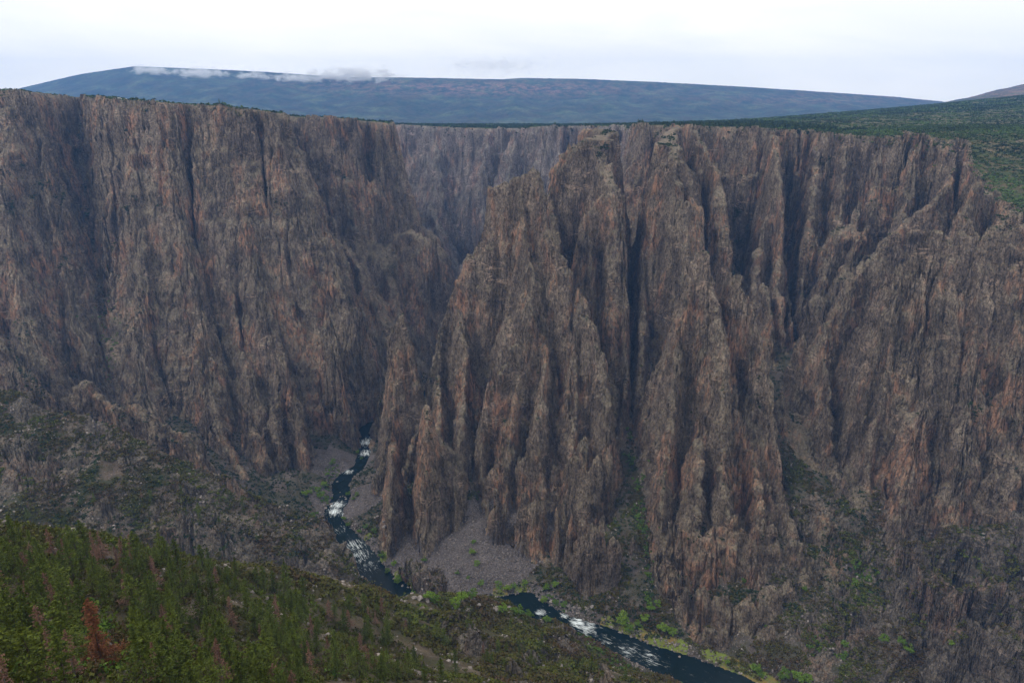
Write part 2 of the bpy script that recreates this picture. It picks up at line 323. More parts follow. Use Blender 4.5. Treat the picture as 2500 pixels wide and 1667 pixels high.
ridge('lp', [(640, 830, 1040), (652, 838, 1030), (680, 900, 1000), (690, 1000, 965), (705, 1070, 940)], 5.5, 2)
ridge('lp', [(565, 935, 985), (575, 930, 980), (590, 1000, 955), (610, 1040, 935)], 5, 2)
ridge('lp', [(750, 735, 1130), (765, 745, 1120), (790, 820, 1090), (820, 900, 1060)], 4.5, 3)
ridge('lp', [(640, 900, 1010), (625, 930, 990), (640, 1030, 950)], 4.5, 3)
ridge('lp', [(480, 900, 1020), (500, 960, 990), (540, 1050, 940), (560, 1090, 900)], 3.5, 4)
ridge('lq', [(170, 880, 900), (215, 885, 890), (265, 925, 880), (280, 980, 860)], 3, 4)
ridge('lq', [(290, 935, 900), (320, 930, 890), (380, 975, 870), (430, 990, 860), (460, 1060, 830), (480, 1100, 800)], 2.5, 4)
ridge('lq', [(0, 760, 960), (30, 800, 930), (60, 860, 890), (80, 900, 860)], 2.5, 4)
# second promontory
ridge('mw', [(900, 540, 1560), (950, 535, 1520), (1000, 560, 1480), (1035, 620, 1440), (1040, 700, 1390)], 3.4, 8)
ridge('mw', [(880, 560, 1540), (890, 620, 1480), (920, 720, 1410), (930, 760, 1380)], 3.4, 8)
ridge('mw', [(780, 300, 1590), (800, 430, 1550), (820, 560, 1480), (860, 700, 1400), (880, 760, 1350)], 4, 7)
ridge('mw', [(880, 300, 1620), (890, 400, 1600), (905, 500, 1570)], 5, 7)
# far wall
ridge('fw', [(1120, 300, 2260), (1110, 420, 2180), (1090, 520, 2080), (1060, 620, 1980)], 2.6, 8)
ridge('fw', [(1000, 300, 2420), (1010, 420, 2300), (1030, 500, 2200)], 2.6, 8)
ridge('fw', [(940, 420, 2250), (980, 450, 2200), (1010, 520, 2100)], 2.4, 8)
ridge('fw', [(1180, 300, 2180), (1170, 400, 2120), (1140, 480, 2050), (1100, 600, 1950)], 3, 8)
ridge('fw', [(1290, 300, 2090), (1270, 400, 2030), (1240, 500, 1950)], 4, 8)
RNAMES = []
SMD = dict(c1=.62, c4=.62, rb=.75, spirea=.5, spireb=.5, spired=.6, c1b=.35, c2b=.4, c3b=.4, c2=.55, c3=.6, c5=.45, tower=.45, r2=.5, r3=.55, mw=.7)
FLARE = dict(spirea=3.8, spireb=3.8, spirec=6, spired=3.6, spiree=3, bench=1.5, tower=3.4, lp=3.6, c2=3.2, c3=3.0, c5=4.2, c1b=4.2, c2b=4.2, c3b=4.0)
for nm, P3, s, w, sL, sR, cap, rock, lb_ in RID:
    if lb_ not in RNAMES: RNAMES.append(lb_)
    idn = 20+RNAMES.index(lb_)
    xs = [p[0] for p in P3]; ys = [p[1] for p in P3]; zt = max(p[2] for p in P3)
    R = (zt+560)/2.0+w+5
    i0 = max(0, int((min(xs)-R-X0)/G)); i1 = min(NX, int((max(xs)+R-X0)/G)+2)
    j0 = max(0, int((min(ys)-R-Y0)/G)); j1 = min(NY, int((max(ys)+R-Y0)/G)+2)
    sub = (np.arange(j0, j1)[:, None]*NX + np.arange(i0, i1)[None]).ravel()
    x = fx_[sub]; y = fy_[sub]
    best = np.full(x.shape, -1e9, f32)
    for (ax, ay, az), (bx, by, bz) in zip(P3[:-1], P3[1:]):
        vx, vy = bx-ax, by-ay; L2 = vx*vx+vy*vy+1e-9
        t = np.clip(((x-ax)*vx+(y-ay)*vy)/L2, 0, 1)
        ex = x-(ax+t*vx); ey = y-(ay+t*vy); d = np.sqrt(ex*ex+ey*ey)
        sl = s
        if sL: sl = np.where((x-ax)*vy-(y-ay)*vx > 0, sR, sL)
        dd = np.maximum(d-w, 0)
        f = cap*np.minimum(d, w) + np.where(dd < 34, sl*dd*1.05, sl*35.7+(dd-34)*np.minimum(sl, FLARE.get(nm, 2.9)))
        best = np.maximum(best, az+t*(bz-az)-f)
    if SMO is None: SMO = np.ones(H.shape, f32)
    q_ = best > H[sub]; a = SMO[sub]; a[q_] = SMD.get(nm, 1.); SMO[sub] = a
    put(best.astype(f32), idn, rock, sub)
log('ridges', len(RID))
# clefts: H = min(H, z + s*d)
def ycast(u, v, y0=150, y1=900):
    for Y in np.arange(y0, y1, 2.):
        p_ = wp(u, v, Y); i = int((p_[0]-X0)/G); j = int((p_[1]-Y0)/G)
        if H[j*NX+i] >= p_[2]: return (p_[0], p_[1], float(H[j*NX+i]))
    return wp(u, v, y1)
def carve(pts, s=3.5, w=3, world=False):
    P3 = pts if world else [wp(*p) for p in pts]
    xs = [p[0] for p in P3]; ys = [p[1] for p in P3]; R = 160
    i0 = max(0, int((min(xs)-R-X0)/G)); i1 = min(NX, int((max(xs)+R-X0)/G)+2)
    j0 = max(0, int((min(ys)-R-Y0)/G)); j1 = min(NY, int((max(ys)+R-Y0)/G)+2)
    sub = (np.arange(j0, j1)[:, None]*NX + np.arange(i0, i1)[None]).ravel()
    x = fx_[sub]; y = fy_[sub]; best = np.full(x.shape, 1e9, f32)
    for (ax, ay, az), (bx, by, bz) in zip(P3[:-1], P3[1:]):
        vx, vy = bx-ax, by-ay; L2 = vx*vx+vy*vy+1e-9
        t = np.clip(((x-ax)*vx+(y-ay)*vy)/L2, 0, 1)
        d = np.sqrt((x-(ax+t*vx))**2+(y-(ay+t*vy))**2)
        best = np.minimum(best, az+t*(bz-az)+s*np.maximum(d-w, 0)+.2*np.minimum(d, w))
    m = (best < H[sub]) & (H[sub] > floor[sub]+2)
    lowd = m & (best < H[sub]-3)
    H[sub] = np.where(m, np.maximum(best, floor[sub]), H[sub])
    a = ROCK[sub]; a[lowd] = 1; ROCK[sub] = a
    a = ID[sub]; q_ = lowd & (a == PLATEAU); a[q_] = np.where(x[q_] < -150, LWALL, RWALL); ID[sub] = a
carve([(180, 250, 1540), (186, 380, 1450), (200, 480, 1370), (220, 600, 1280), (240, 700, 1190), (250, 800, 1100), (264, 900, 1000), (275, 940, 970)], 5, 4)
carve([(258, 330, 1300), (262, 440, 1268), (268, 560, 1222), (262, 700, 1160), (255, 800, 1100)], 12, 1)
carve([(440, 330, 1300), (445, 440, 1268), (452, 540, 1232), (460, 620, 1200)], 12, 1)
carve([(100, 300, 1330), (104, 420, 1265)], 12, 1)
carve([(600, 330, 1300), (620, 500, 1240)], 12, 1)
carve([(668, 380, 1500), (722, 480, 1450), (778, 580, 1395), (825, 680, 1335), (865, 790, 1262), (888, 880, 1210)], 4, 6)
carve([(1452, 500, 1350), (1450, 600, 1250), (1447, 700, 1150), (1446, 800, 1060), (1446, 900, 970), (1447, 1000, 905), (1453, 1120, 835), (1470, 1230, 770), (1485, 1330, 712)], 11, 2.5)
carve([(1612, 460, 1210), (1613, 560, 1130), (1610, 650, 1065)], 14, 1)
carve([(1805, 440, 1400), (1806, 520, 1310), (1808, 600, 1230), (1810, 680, 1150), (1816, 760, 1070), (1830, 860, 985)], 12, 2)
carve([(1690, 420, 1250), (1700, 560, 1140), (1708, 660, 1070), (1745, 760, 1000), (1785, 860, 940), (1805, 960, 895), (1825, 1080, 835), (1840, 1190, 770)], 5, 5)
carve([(1540, 800, 968), (1610, 765, 968), (1690, 800, 952)], 5, 6)
carve([(1278, 650, 1085), (1312, 730, 1052), (1370, 810, 1004), (1412, 900, 955)], 6, 4)
carve([(2000, 760, 930), (2080, 705, 922), (2150, 665, 908), (2230, 640, 884)], 4, 5)
carve([(2182, 440, 1170), (2183, 500, 1090), (2175, 550, 1020)], 10, 2)
carve([(2067, 335, 1300), (2068, 420, 1235), (2070, 490, 1185)], 13, 1)
carve([(1915, 380, 1270), (1918, 460, 1210), (1920, 520, 1160)], 12, 1)
carve([(2108, 340, 1240), (2110, 400, 1190)], 12, 1)
carve([(1832, 320, 1460), (1834, 350, 1400), (1836, 390, 1330)], 9, 2)
carve([(1300, 290, 2180), (1300, 420, 2080)], 8, 3)
carve([(1350, 290, 2100), (1352, 420, 1990)], 8, 3)
carve([(845, 300, 1680), (850, 420, 1620), (855, 500, 1580)], 10, 2)
carve([(1905, 870, 885), (1910, 960, 845), (1915, 1040, 805), (1955, 1150, 752), (1975, 1260, 700)], 6, 3)
# long dark gullies scored into the faces, following the rock surface
for dp_, L_ in ((34, [(395, 262), (398, 320), (402, 380)]), (40, [(760, 470), (790, 560), (815, 650), (830, 730)]), (30, [(540, 600), (545, 700), (560, 800)]), (30, [(655, 470), (660, 600), (690, 720)]), (30, [(480, 620), (500, 760), (540, 860)]), (30, [(125, 330), (130, 430), (128, 500)]), (30, [(330, 700), (360, 820), (400, 920)]),
        (40, [(740, 340), (745, 430), (760, 540)]), (34, [(878, 300), (885, 380), (890, 440)]), (34, [(800, 610), (820, 700)]), (30, [(1142, 560), (1143, 640), (1138, 710)]), (44, [(1093, 880), (1086, 960), (1092, 1060), (1088, 1140)]), (44, [(1272, 830), (1268, 950), (1262, 1080), (1258, 1200), (1256, 1310)]), (30, [(1318, 870), (1316, 960)]),
        (34, [(1180, 1010), (1178, 1120), (1175, 1250)]), (36, [(1302, 1150), (1293, 1230), (1288, 1300)]), (36, [(1430, 990), (1432, 1080)]), (30, [(1320, 560), (1318, 650), (1322, 740)]), (40, [(1520, 420), (1510, 520), (1500, 640), (1492, 760)]), (44, [(1693, 670), (1696, 760), (1702, 860), (1708, 940)]), (30, [(1572, 960), (1562, 1060), (1553, 1160)]),
        (30, [(1625, 1010), (1622, 1120), (1618, 1220)]), (34, [(1720, 960), (1716, 1060), (1712, 1180)]), (30, [(1775, 1030), (1787, 1130)]), (34, [(1750, 430), (1745, 520)]), (36, [(1880, 560), (1872, 660)]), (30, [(1985, 430), (1982, 520)]), (30, [(2020, 350), (2025, 430)]),
        (40, [(2245, 620), (2228, 760), (2212, 880)]), (40, [(2132, 680), (2112, 820), (2097, 940)]), (36, [(2032, 760), (2012, 880), (1996, 1000)]), (36, [(2302, 640), (2300, 780), (2290, 900)]), (30, [(2180, 1000), (2152, 1120)]), (30, [(2060, 1000), (2046, 1120)]), (30, [(1935, 880), (1932, 1000)]), (24, [(1600, 1270), (1590, 1400)]), (24, [(1730, 1260), (1735, 1370)])):
    W_ = []
    for u, v in L_:
        q_ = ycast(u, v, 500, 1900); W_.append((q_[0], q_[1], q_[2]-dp_))
    W_[0] = (W_[0][0], W_[0][1], W_[0][2]+dp_*.6)
    carve(W_, 8, 1.2, True)
NSP = [[(1225, 1490, 470), (1262, 1460, 490), (1300, 1485, 455), (1345, 1530, 420), (1395, 1590, 390)], [(1180, 1540, 390), (1225, 1490, 470)], [(985, 1420, 420), (1040, 1470, 400), (1060, 1500, 385)]]
# near slope on our side and the ridge beyond it
NC = [(0, 0, -12), (-120, 40, -50), (-250, 0, -40), (200, 60, -150), (0, 60, -85), (60, 150, -192), (150, 210, -275), (400, 0, -200), (600, 60, -340),
      wp(-300, 1500, 90), wp(0, 1568, 95), wp(250, 1568, 102), wp(600, 1568, 150), wp(900, 1568, 215), wp(1180, 1568, 290), wp(1300, 1568, 345), wp(1440, 1568, 420), wp(1500, 1568, 470),
      wp(-300, 1215, 230), wp(0, 1245, 265), wp(200, 1285, 290), wp(380, 1304, 315), wp(620, 1322, 350), wp(800, 1352, 400), wp(920, 1382, 460), wp(1010, 1387, 500), wp(1080, 1397, 540), wp(1140, 1413, 560), wp(1200, 1430, 575), wp(1290, 1447, 590),
      wp(1360, 1478, 575), wp(1440, 1545, 540), wp(200, 1400, 175), wp(0, 1400, 150), wp(450, 1430, 205), wp(700, 1440, 270), wp(900, 1470, 320), wp(1050, 1440, 440), wp(1180, 1500, 410), wp(1120, 1540, 340), wp(1262, 1466, 500), wp(1300, 1500, 440),
      wp(1230, 1530, 365)]
for (u, v, Y, k) in [(-300, 1215, 230, 1.), (0, 1228, 265, 1.), (200, 1285, 290, 1.), (380, 1304, 315, 1.), (620, 1322, 350, 1.1), (800, 1352, 400, 1.3), (920, 1382, 460, 1.3), (1060, 1407, 530, 1.), ]:
    a = wp(u, v, Y); NC.append((a[0]+15, a[1]+70, a[2]-95*k)); NC.append((a[0]+30, a[1]+170, a[2]-260*k))
for (u, v, Y) in [(1360, 1478, 575), (1440, 1545, 540), (1500, 1568, 470), (1200, 1422, 585)]:
    a = wp(u, v, Y); NC.append((a[0]+30, a[1]+40, a[2]-40)); NC.append((a[0]+110, a[1]+100, a[2]-160))
NC += [(-500, 480, -430), (-900, 420, -470), (-700, 600, -600), (-1200, 300, -400), (-700, 100, -120), (-500, 300, -240), (420, 200, -520), (300, 330, -560), (700, 150, -560)]
nh = tps(NC, .001)(fx_, fy_)
nh += (10*fbm(fx_/70, fy_/70, 4, 2) + 3*fbm(fx_/17, fy_/17, 3, 9)*sstep(120, 300, fy_))*sstep(20, 160, fy_)
nh = np.where((fy_ > 800) | ((fy_ > 600) & (fx_ < -60)), -900, nh); nh -= np.maximum(0, (dr < rw+3)*60)
put(nh.astype(f32), NEAR, 0.)
nn_ = fbm(fx_/48, fy_/48, 4, 44)
m_ = ID == NEAR; ROCK[m_] = (np.clip(.9*nn_-.12, 0, .6)*sstep(200, 320, fy_))[m_]
for L_ in NSP:
    P3 = [ycast(*p[:2]) for p in L_]; P3 = [(a, b, c+_zr.uniform(3, 9)) for a, b, c in P3]; b_ = np.full(fx_.shape, -1e9, f32)
    for (ax, ay, az), (bx, by, bz) in zip(P3[:-1], P3[1:]):
        vx, vy = bx-ax, by-ay; t = np.clip(((fx_-ax)*vx+(fy_-ay)*vy)/(vx*vx+vy*vy), 0, 1)
        d = np.hypot(fx_-(ax+t*vx), fy_-(ay+t*vy)); b_ = np.maximum(b_, az+t*(bz-az)+3-1.1*d)
    put(b_.astype(f32), NEAR, .62)
A = [wp(-400, 790, 790), wp(-150, 845, 760), wp(0, 892, 745), wp(60, 912, 742), wp(110, 938, 738), wp(190, 952, 735), wp(267, 982, 730), wp(367, 1052, 722), wp(447, 1092, 716), wp(600, 1134, 712), wp(680, 1185, 708), wp(716, 1208, 704), wp(760, 1240, 697), wp(792, 1262, 690), wp(800, 1290, 685)]
best = np.full(fx_.shape, -1e9, f32)
for (ax, ay, az), (bx, by, bz) in zip(A[:-1], A[1:]):
    vx, vy = bx-ax, by-ay; L2 = vx*vx+vy*vy
    t = np.clip(((fx_-ax)*vx+(fy_-ay)*vy)/L2, 0, 1)
    ex = fx_-(ax+t*vx); ey = fy_-(ay+t*vy); d = np.sqrt(ex*ex+ey*ey)
    right = (fx_-ax)*vy-(fy_-ay)*vx > 0
    slf = np.where(right, .50, 1.4)
    endw = (t >= 1) & (bx == A[-1][0])
    slf = np.where(endw, 4., slf)
    best = np.maximum(best, az+t*(bz-az)-slf*d)
# front foot gets steep again towards the river
best += 7*fbm(fx_/55, fy_/55, 4, 21)
best = np.where(dr < rw+30, np.minimum(best, -550+(dr-rw-2)*6), best)
put(best.astype(f32), LRIDGE, .55)
nz_ = fbm(fx_/55, fy_/55, 3, 3)
ROCK[(ID == LRIDGE)] = np.clip(.36+.9*nz_+sstep(-400, -490, H)*.7, 0, 1)[ID == LRIDGE]
m_ = (ID == FLOOR) & (kb > .3) & (e > 15); ROCK[m_] = np.clip(.48+.9*nz_, 0, .9)[m_]
# scree cones
for (u, v, Y, s) in [(1078, 1160, 790, .60), (820, 1120, 900, .62), (1440, 1370, 700, .5), (760, 1030, 1010, .62), (1850, 1330, 660, .45)]:
    c = wp(u, v, Y); d = np.sqrt((fx_-c[0])**2+(fy_-c[1])**2)
    h = np.where((dr > rw+2), c[2]-s*d, -900)
    put(h.astype(f32), CONE, 0.)
    if s > .59: m_ = (ID == FLOOR) & (d < (118 if v > 1150 else 70)) & (fy_ < c[1]+12) & (dr > rw); ID[m_] = CONE; ROCK[m_] = 0
# keep the channel open
edge = np.clip(dr-rw, 0, None)
H = np.where(edge < 25, np.minimum(H, -550+1+edge*5), H)
H = np.where(dr < rw, -552-3*(1-dr/np.maximum(rw, 1)), H)
log('near')
Hb = H.reshape(NY, NX).astype(f32)
PLT = plat.reshape(NY, NX).astype(f32); RB = ROCK.reshape(NY, NX); IDB = ID.reshape(NY, NX); DRB = (dr-rw).reshape(NY, NX).astype(f32)
def blur(A, r):
    k = 2*r+1
    for ax in (0, 1):
        P = np.pad(A, [(r+1, r) if i == ax else (0, 0) for i in (0, 1)], mode='edge')
        c = np.cumsum(P, axis=ax, dtype=np.float64)
        A = ((c[k:] - c[:-k]) if ax == 0 else (c[:, k:]-c[:, :-k]))/k
    return A.astype(f32)
gyy, gxx = np.gradient(blur(Hb, 2), G)
GNX = blur(gxx, 1); GNY = blur(gyy, 1)
GM = blur(np.minimum(np.hypot(gxx, gyy), 6), 2); GW = blur((gxx**2/(gxx**2+gyy**2+1e-4)).astype(f32), 5)
RBs = blur(RB.astype(f32), 2); SMs = blur(SMO.reshape(NY, NX), 3)
def samp(A, x, y):
    u = np.clip((x-X0)/G, 0, NX-1.001); v = np.clip((y-Y0)/G, 0, NY-1.001)
    i = u.astype(np.int32); j = v.astype(np.int32); a = (u-i).astype(f32); b = (v-j).astype(f32)
    return (A[j, i]*(1-a)+A[j, i+1]*a)*(1-b) + (A[j+1, i]*(1-a)+A[j+1, i+1]*a)*b
def crease(x, y, L, E, w, seed):
    a = np.abs(gn(x/L, y/(L*E), seed)); b = np.abs(gn(x/(L*E), y/L, seed+50))
    return 1-2.2*(a+(b-a)*w)
def height(x, y):
    """detailed terrain height (world x, y in metres)"""
    wx = 7*gn(x/45, y/90, 31)+2.5*gn(x/16, y/40, 32); wy = 9*gn(x/60, y/60, 33)+3*gn(x/18, y/18, 34)
    rk = samp(RBs, x, y); k = sstep(.1, .6, rk)
    xs = x+wx*k; ys = y+wy*k
    h = samp(Hb, xs, ys); g = samp(GM, xs, ys); w = sstep(.35, .65, samp(GW, xs, ys))
    gk = np.clip(g, np.where(y < 780, .9, .0), 4.5)*k
    far = sstep(1500, 2100, y)
    sm = samp(SMs, xs, ys); am = (.40+1.0*sstep(-.25, .32, gn(x/125, y/125, 81)))*sm
    c = 2.8*crease(x, y, 100, 1.3, w, 2) + am*(3.4*crease(x, y, 46, 1.3, w, 1) + 2.6*crease(x, y, 21, 1.2, w, 4) + .8*crease(x, y, 9.5, 1.1, w, 7) + .25*crease(x, y, 4.4, 1.1, w, 9))
    c = c*(1+.7*far)
    # jointed columns and blocks
    qx = x + 4*gn(x/26, y/26, 41); qy = y + 4*gn(x/26, y/26, 42)
    E1 = 1+.5*(1-w); E2 = 1+.5*w
    v0, e0 = vor(qx/(36*E2), qy/(36*E1), 2)
    v1, e1 = vor(qx/(16*E2), qy/(16*E1), 3)
    v2, e2 = vor(qx/(7*E2), qy/(7*E1), 6)
    c = c + sm*(7.*(.5-v0) + 4.6*(.5-v1) + 1.5*(.5-v2) + 5.*(1-sstep(0, .10, e0)) + 2.6*(1-sstep(0, .13, e1)) + 1.2*(1-sstep(0, .16, e2)))
    h = h - gk*(c - 3.4)
    # ledges: gentle terracing of the cliffs
    st = 26+6*np.sin(x/170+y/230)
    ph = (h + 9*gn(x/90, y/90, 61))/st; fr = ph-np.floor(ph)
    h = h + k*sstep(1.0, 2.5, g)*st*(.12+.3*sstep(0, .4, gn(x/70, y/70, 66)))*(sstep(0.0, .35, fr)-fr)
    soft = 1-k
    h = h + soft*(1.1*gn(x/11, y/11, 71) + .5*gn(x/4.5, y/4.5, 72))*sstep(2, 20, samp(DRB, x, y))
    h = np.minimum(h, samp(PLT, x, y)+4+900*(y < 950))
    return h
# ------------------------------------------------------------------ terrain sheet: rows packed where it is steep and near
QUAL = globals().get('QUAL', 1.0)
NT = int(1900*QUAL); NR = int(1650*QUAL); C0 = 120.
TM = .98
ct = np.linspace(-TM, TM, 241); cy = np.linspace(-20, 3290, 1100)
CT, CYY = np.meshgrid(ct, cy)
gtot = samp(GM, (CT*(CYY+C0)).ravel().astype(f32), CYY.ravel().astype(f32)).reshape(CT.shape)
hh = samp(Hb, (CT*(CYY+C0)).ravel().astype(f32), CYY.ravel().astype(f32)).reshape(CT.shape)
gyc = np.abs(np.gradient(hh, cy, axis=0)); dist = np.sqrt(CYY**2+hh**2)+60
dens = np.sqrt(1+np.minimum(np.maximum(gyc, .5*gtot), 6)**2)/dist
dens = np.maximum(dens, 1.0/dist*1.2)
dens = np.where(CYY < 70, dens*.4, dens)
for _ in range(3): dens = blur(dens.astype(f32), 4)
cum = np.cumsum(dens, axis=0); cum = (cum-cum[0])/(cum[-1]-cum[0])
tt = np.linspace(-TM, TM, NT)
q = np.linspace(0, 1, NR)
YC = np.stack([np.interp(q, cum[:, i], cy) for i in range(len(ct))], 1)     # NR x 241
fi = np.interp(tt, ct, np.arange(len(ct))); i0 = np.minimum(fi.astype(int), len(ct)-2); fr = fi-i0
YY = (YC[:, i0]*(1-fr)+YC[:, i0+1]*fr)
XX = tt[None]*(YY+C0)
vx = XX.ravel().astype(f32); vy = YY.ravel().astype(f32)
vz = par(height, vx, vy).astype(f32)
log('heights', vx.size)
P = np.stack([vx, vy, vz], 1).reshape(NR, NT, 3)
# true 3-D relief: push along the surface normal
du = np.gradient(P, axis=1); dv = np.gradient(P, axis=0)
N = np.cross(du, dv); N /= np.linalg.norm(N, axis=2, keepdims=True)+1e-9
N = N.reshape(-1, 3)
rk = sstep(.1, .6, samp(RBs, vx, vy)); steep = (1-sstep(.35, .8, np.abs(N[:, 2])))
def rel(x, y, z):
    xo = x+.22*z; yo = y-.15*z; zo = z+.25*x-.12*y
    a = 2.6*vn3(x/32, y/32, z/50, 2) + 3.0*np.tanh(2.4*vn3(xo/17, yo/17, z/21, 1)) + 1.9*np.tanh(2.6*vn3(x/8.5, y/8.5, zo/9.5, 3)) + 1.0*np.tanh(2.6*vn3(xo/4, yo/4, z/4.6, 0)) + .5*vn3(x/2, y/2, z/2.4, 2)
    zz = z+.22*x+.1*y+5*gn(x/60, y/60, 5)
    a = a + 1.2*vn3(x/60, y/60, zz/5.5, 0)         # bands that run across the face
    return a.astype(f32)
D = par(rel, vx, vy, vz)*rk*(.35+.65*steep)*(.45+.55*samp(SMs, vx, vy))
nx_ = samp(GNX, vx, vy); ny_ = samp(GNY, vx, vy); nn = np.sqrt(nx_**2+ny_**2+1)
SN = np.stack([-nx_/nn, -ny_/nn, 1/nn], 1)
P = P.reshape(-1, 3) + SN*D[:, None]
log('relief')
idv = IDB[np.clip(((vy-Y0)/G).round().astype(int), 0, NY-1), np.clip(((vx-X0)/G).round().astype(int), 0, NX-1)].reshape(NR, NT)
fid = idv[:-1, :-1].ravel()
jj, ii = np.meshgrid(np.arange(NR-1), np.arange(NT-1), indexing='ij')
a = (jj*NT+ii).ravel()
Q = np.stack([a, a+1, a+NT+1, a+NT], 1)
dist_f = None
def mesh_np(name, V, F, mat=None, smooth=False, attrs=None):
    me = bpy.data.meshes.new(name)
    k = F.shape[1]
    me.vertices.add(len(V)); me.vertices.foreach_set('co', np.ascontiguousarray(V, f32).ravel())
    me.loops.add(F.size); me.loops.foreach_set('vertex_index', F.ravel().astype(np.int32))
    me.polygons.add(len(F)); me.polygons.foreach_set('loop_start', (np.arange(len(F))*k).astype(np.int32))
    me.polygons.foreach_set('loop_total', np.full(len(F), k, np.int32))
    if smooth: me.polygons.foreach_set('use_smooth', np.ones(len(F), bool))
    for an, av in (attrs or {}).items():
        at = me.attributes.new(an, 'FLOAT', 'POINT'); at.data.foreach_set('value', np.ascontiguousarray(av, f32))
    me.update(calc_edges=True)
    if mat: me.materials.append(mat)
    return me
def link(name, me, parent=None, loc=None):
    o = bpy.data.objects.new(name, me); COL.objects.link(o)
    if parent: o.parent = parent
    if loc is not None: o.location = loc
    return o
rockv = rk.astype(f32)
def part_of(mask):
    F = Q[mask]; used = np.zeros(len(P), bool); used[F.ravel()] = True
    remap = np.cumsum(used)-1
    return P[used], remap[F], used
HAZE_COL = (.19, .44, .95); HAZE_D = 5.8e-5; SKY_S = 1.5; DENOISE = True
# ------------------------------------------------------------------ materials
class NT_:
    def __init__(s, name):
        s.m = bpy.data.materials.new(name); s.m.use_nodes = True; s.t = s.m.node_tree; s.n = s.t.nodes; s.l = s.t.links
        s.b = s.n['Principled BSDF']
    def new(s, typ, **k):
        nd = s.n.new(typ)
        for a, v in k.items():
            if a.startswith('i_'):
                nd.inputs[a[2:].replace('_', ' ')].default_value = v
            else: setattr(nd, a, v)
        return nd
    def lk(s, a, b): s.l.new(a, b)
    def pos(s, sc=(1, 1, 1), rot=(0, 0, 0), loc=(0, 0, 0)):
        if not hasattr(s, 'g'): s.g = s.new('ShaderNodeNewGeometry')
        mp = s.new('ShaderNodeMapping'); mp.inputs['Scale'].default_value = sc; mp.inputs['Rotation'].default_value = rot; mp.inputs['Location'].default_value = loc
        s.lk(s.g.outputs['Position'], mp.inputs[0]); return mp.outputs[0]
    def noise(s, sc, det=4, rough=.55, rot=(0, 0, 0), loc=(0, 0, 0), dist=0.):
        n = s.new('ShaderNodeTexNoise'); n.inputs['Scale'].default_value = 1; n.inputs['Detail'].default_value = det; n.inputs['Roughness'].default_value = rough; n.inputs['Distortion'].default_value = dist
        s.lk(s.pos(sc, rot, loc), n.inputs['Vector']); return n.outputs['Fac']
    def ramp(s, fac, stops, interp='LINEAR'):
        r = s.new('ShaderNodeValToRGB'); r.color_ramp.interpolation = interp
        e = r.color_ramp.elements
        while len(e) < len(stops): e.new(.5)
        for q, (p, c) in zip(e, stops):
            q.position = p; q.color = (c, c, c, 1) if np.isscalar(c) else (*c, 1)
        s.lk(fac, r.inputs[0]); return r.outputs[0]
    def mix(s, fac, a, b, mode='MIX'):
        m = s.new('ShaderNodeMix', data_type='RGBA', blend_type=mode)
        for sock, v in ((m.inputs[0], fac), (m.inputs[6], a), (m.inputs[7], b)):
            if isinstance(v, (tuple, float, int)): sock.default_value = v if not isinstance(v, tuple) else (*v, 1)
            else: s.lk(v, sock)
        return m.outputs[2]
    def math(s, op, a, b=None, clamp=False):
        m = s.new('ShaderNodeMath', operation=op, use_clamp=clamp)
        for k, v in ((0, a), (1, b)):
            if v is None: continue
            if isinstance(v, (float, int)): m.inputs[k].default_value = v
            else: s.lk(v, m.inputs[k])
        return m.outputs[0]
    def nz(s):
        if not hasattr(s, 'g'): s.g = s.new('ShaderNodeNewGeometry')
        x = s.new('ShaderNodeSeparateXYZ'); s.lk(s.g.outputs['Normal'], x.inputs[0]); return x.outputs[2]
    def attr(s, name):
        a = s.new('ShaderNodeAttribute', attribute_name=name); return a.outputs['Fac']
    def bump(s, h, dist, strength=1., prev=None):
        b = s.new('ShaderNodeBump'); b.inputs['Distance'].default_value = dist; b.inputs['Strength'].default_value = strength
        s.lk(h, b.inputs['Height'])
        if prev is not None: s.lk(prev, b.inputs['Normal'])
        return b.outputs[0]
    def out(s, col, rough=.9, normal=None, spec=.25):
        if isinstance(col, tuple): s.b.inputs['Base Color'].default_value = (*col, 1)
        else: s.lk(col, s.b.inputs['Base Color'])
        if isinstance(rough, float): s.b.inputs['Roughness'].default_value = rough
        else: s.lk(rough, s.b.inputs['Roughness'])
        s.b.inputs['Specular IOR Level'].default_value = spec
        if normal is not None: s.lk(normal, s.b.inputs['Normal'])
        return s.m
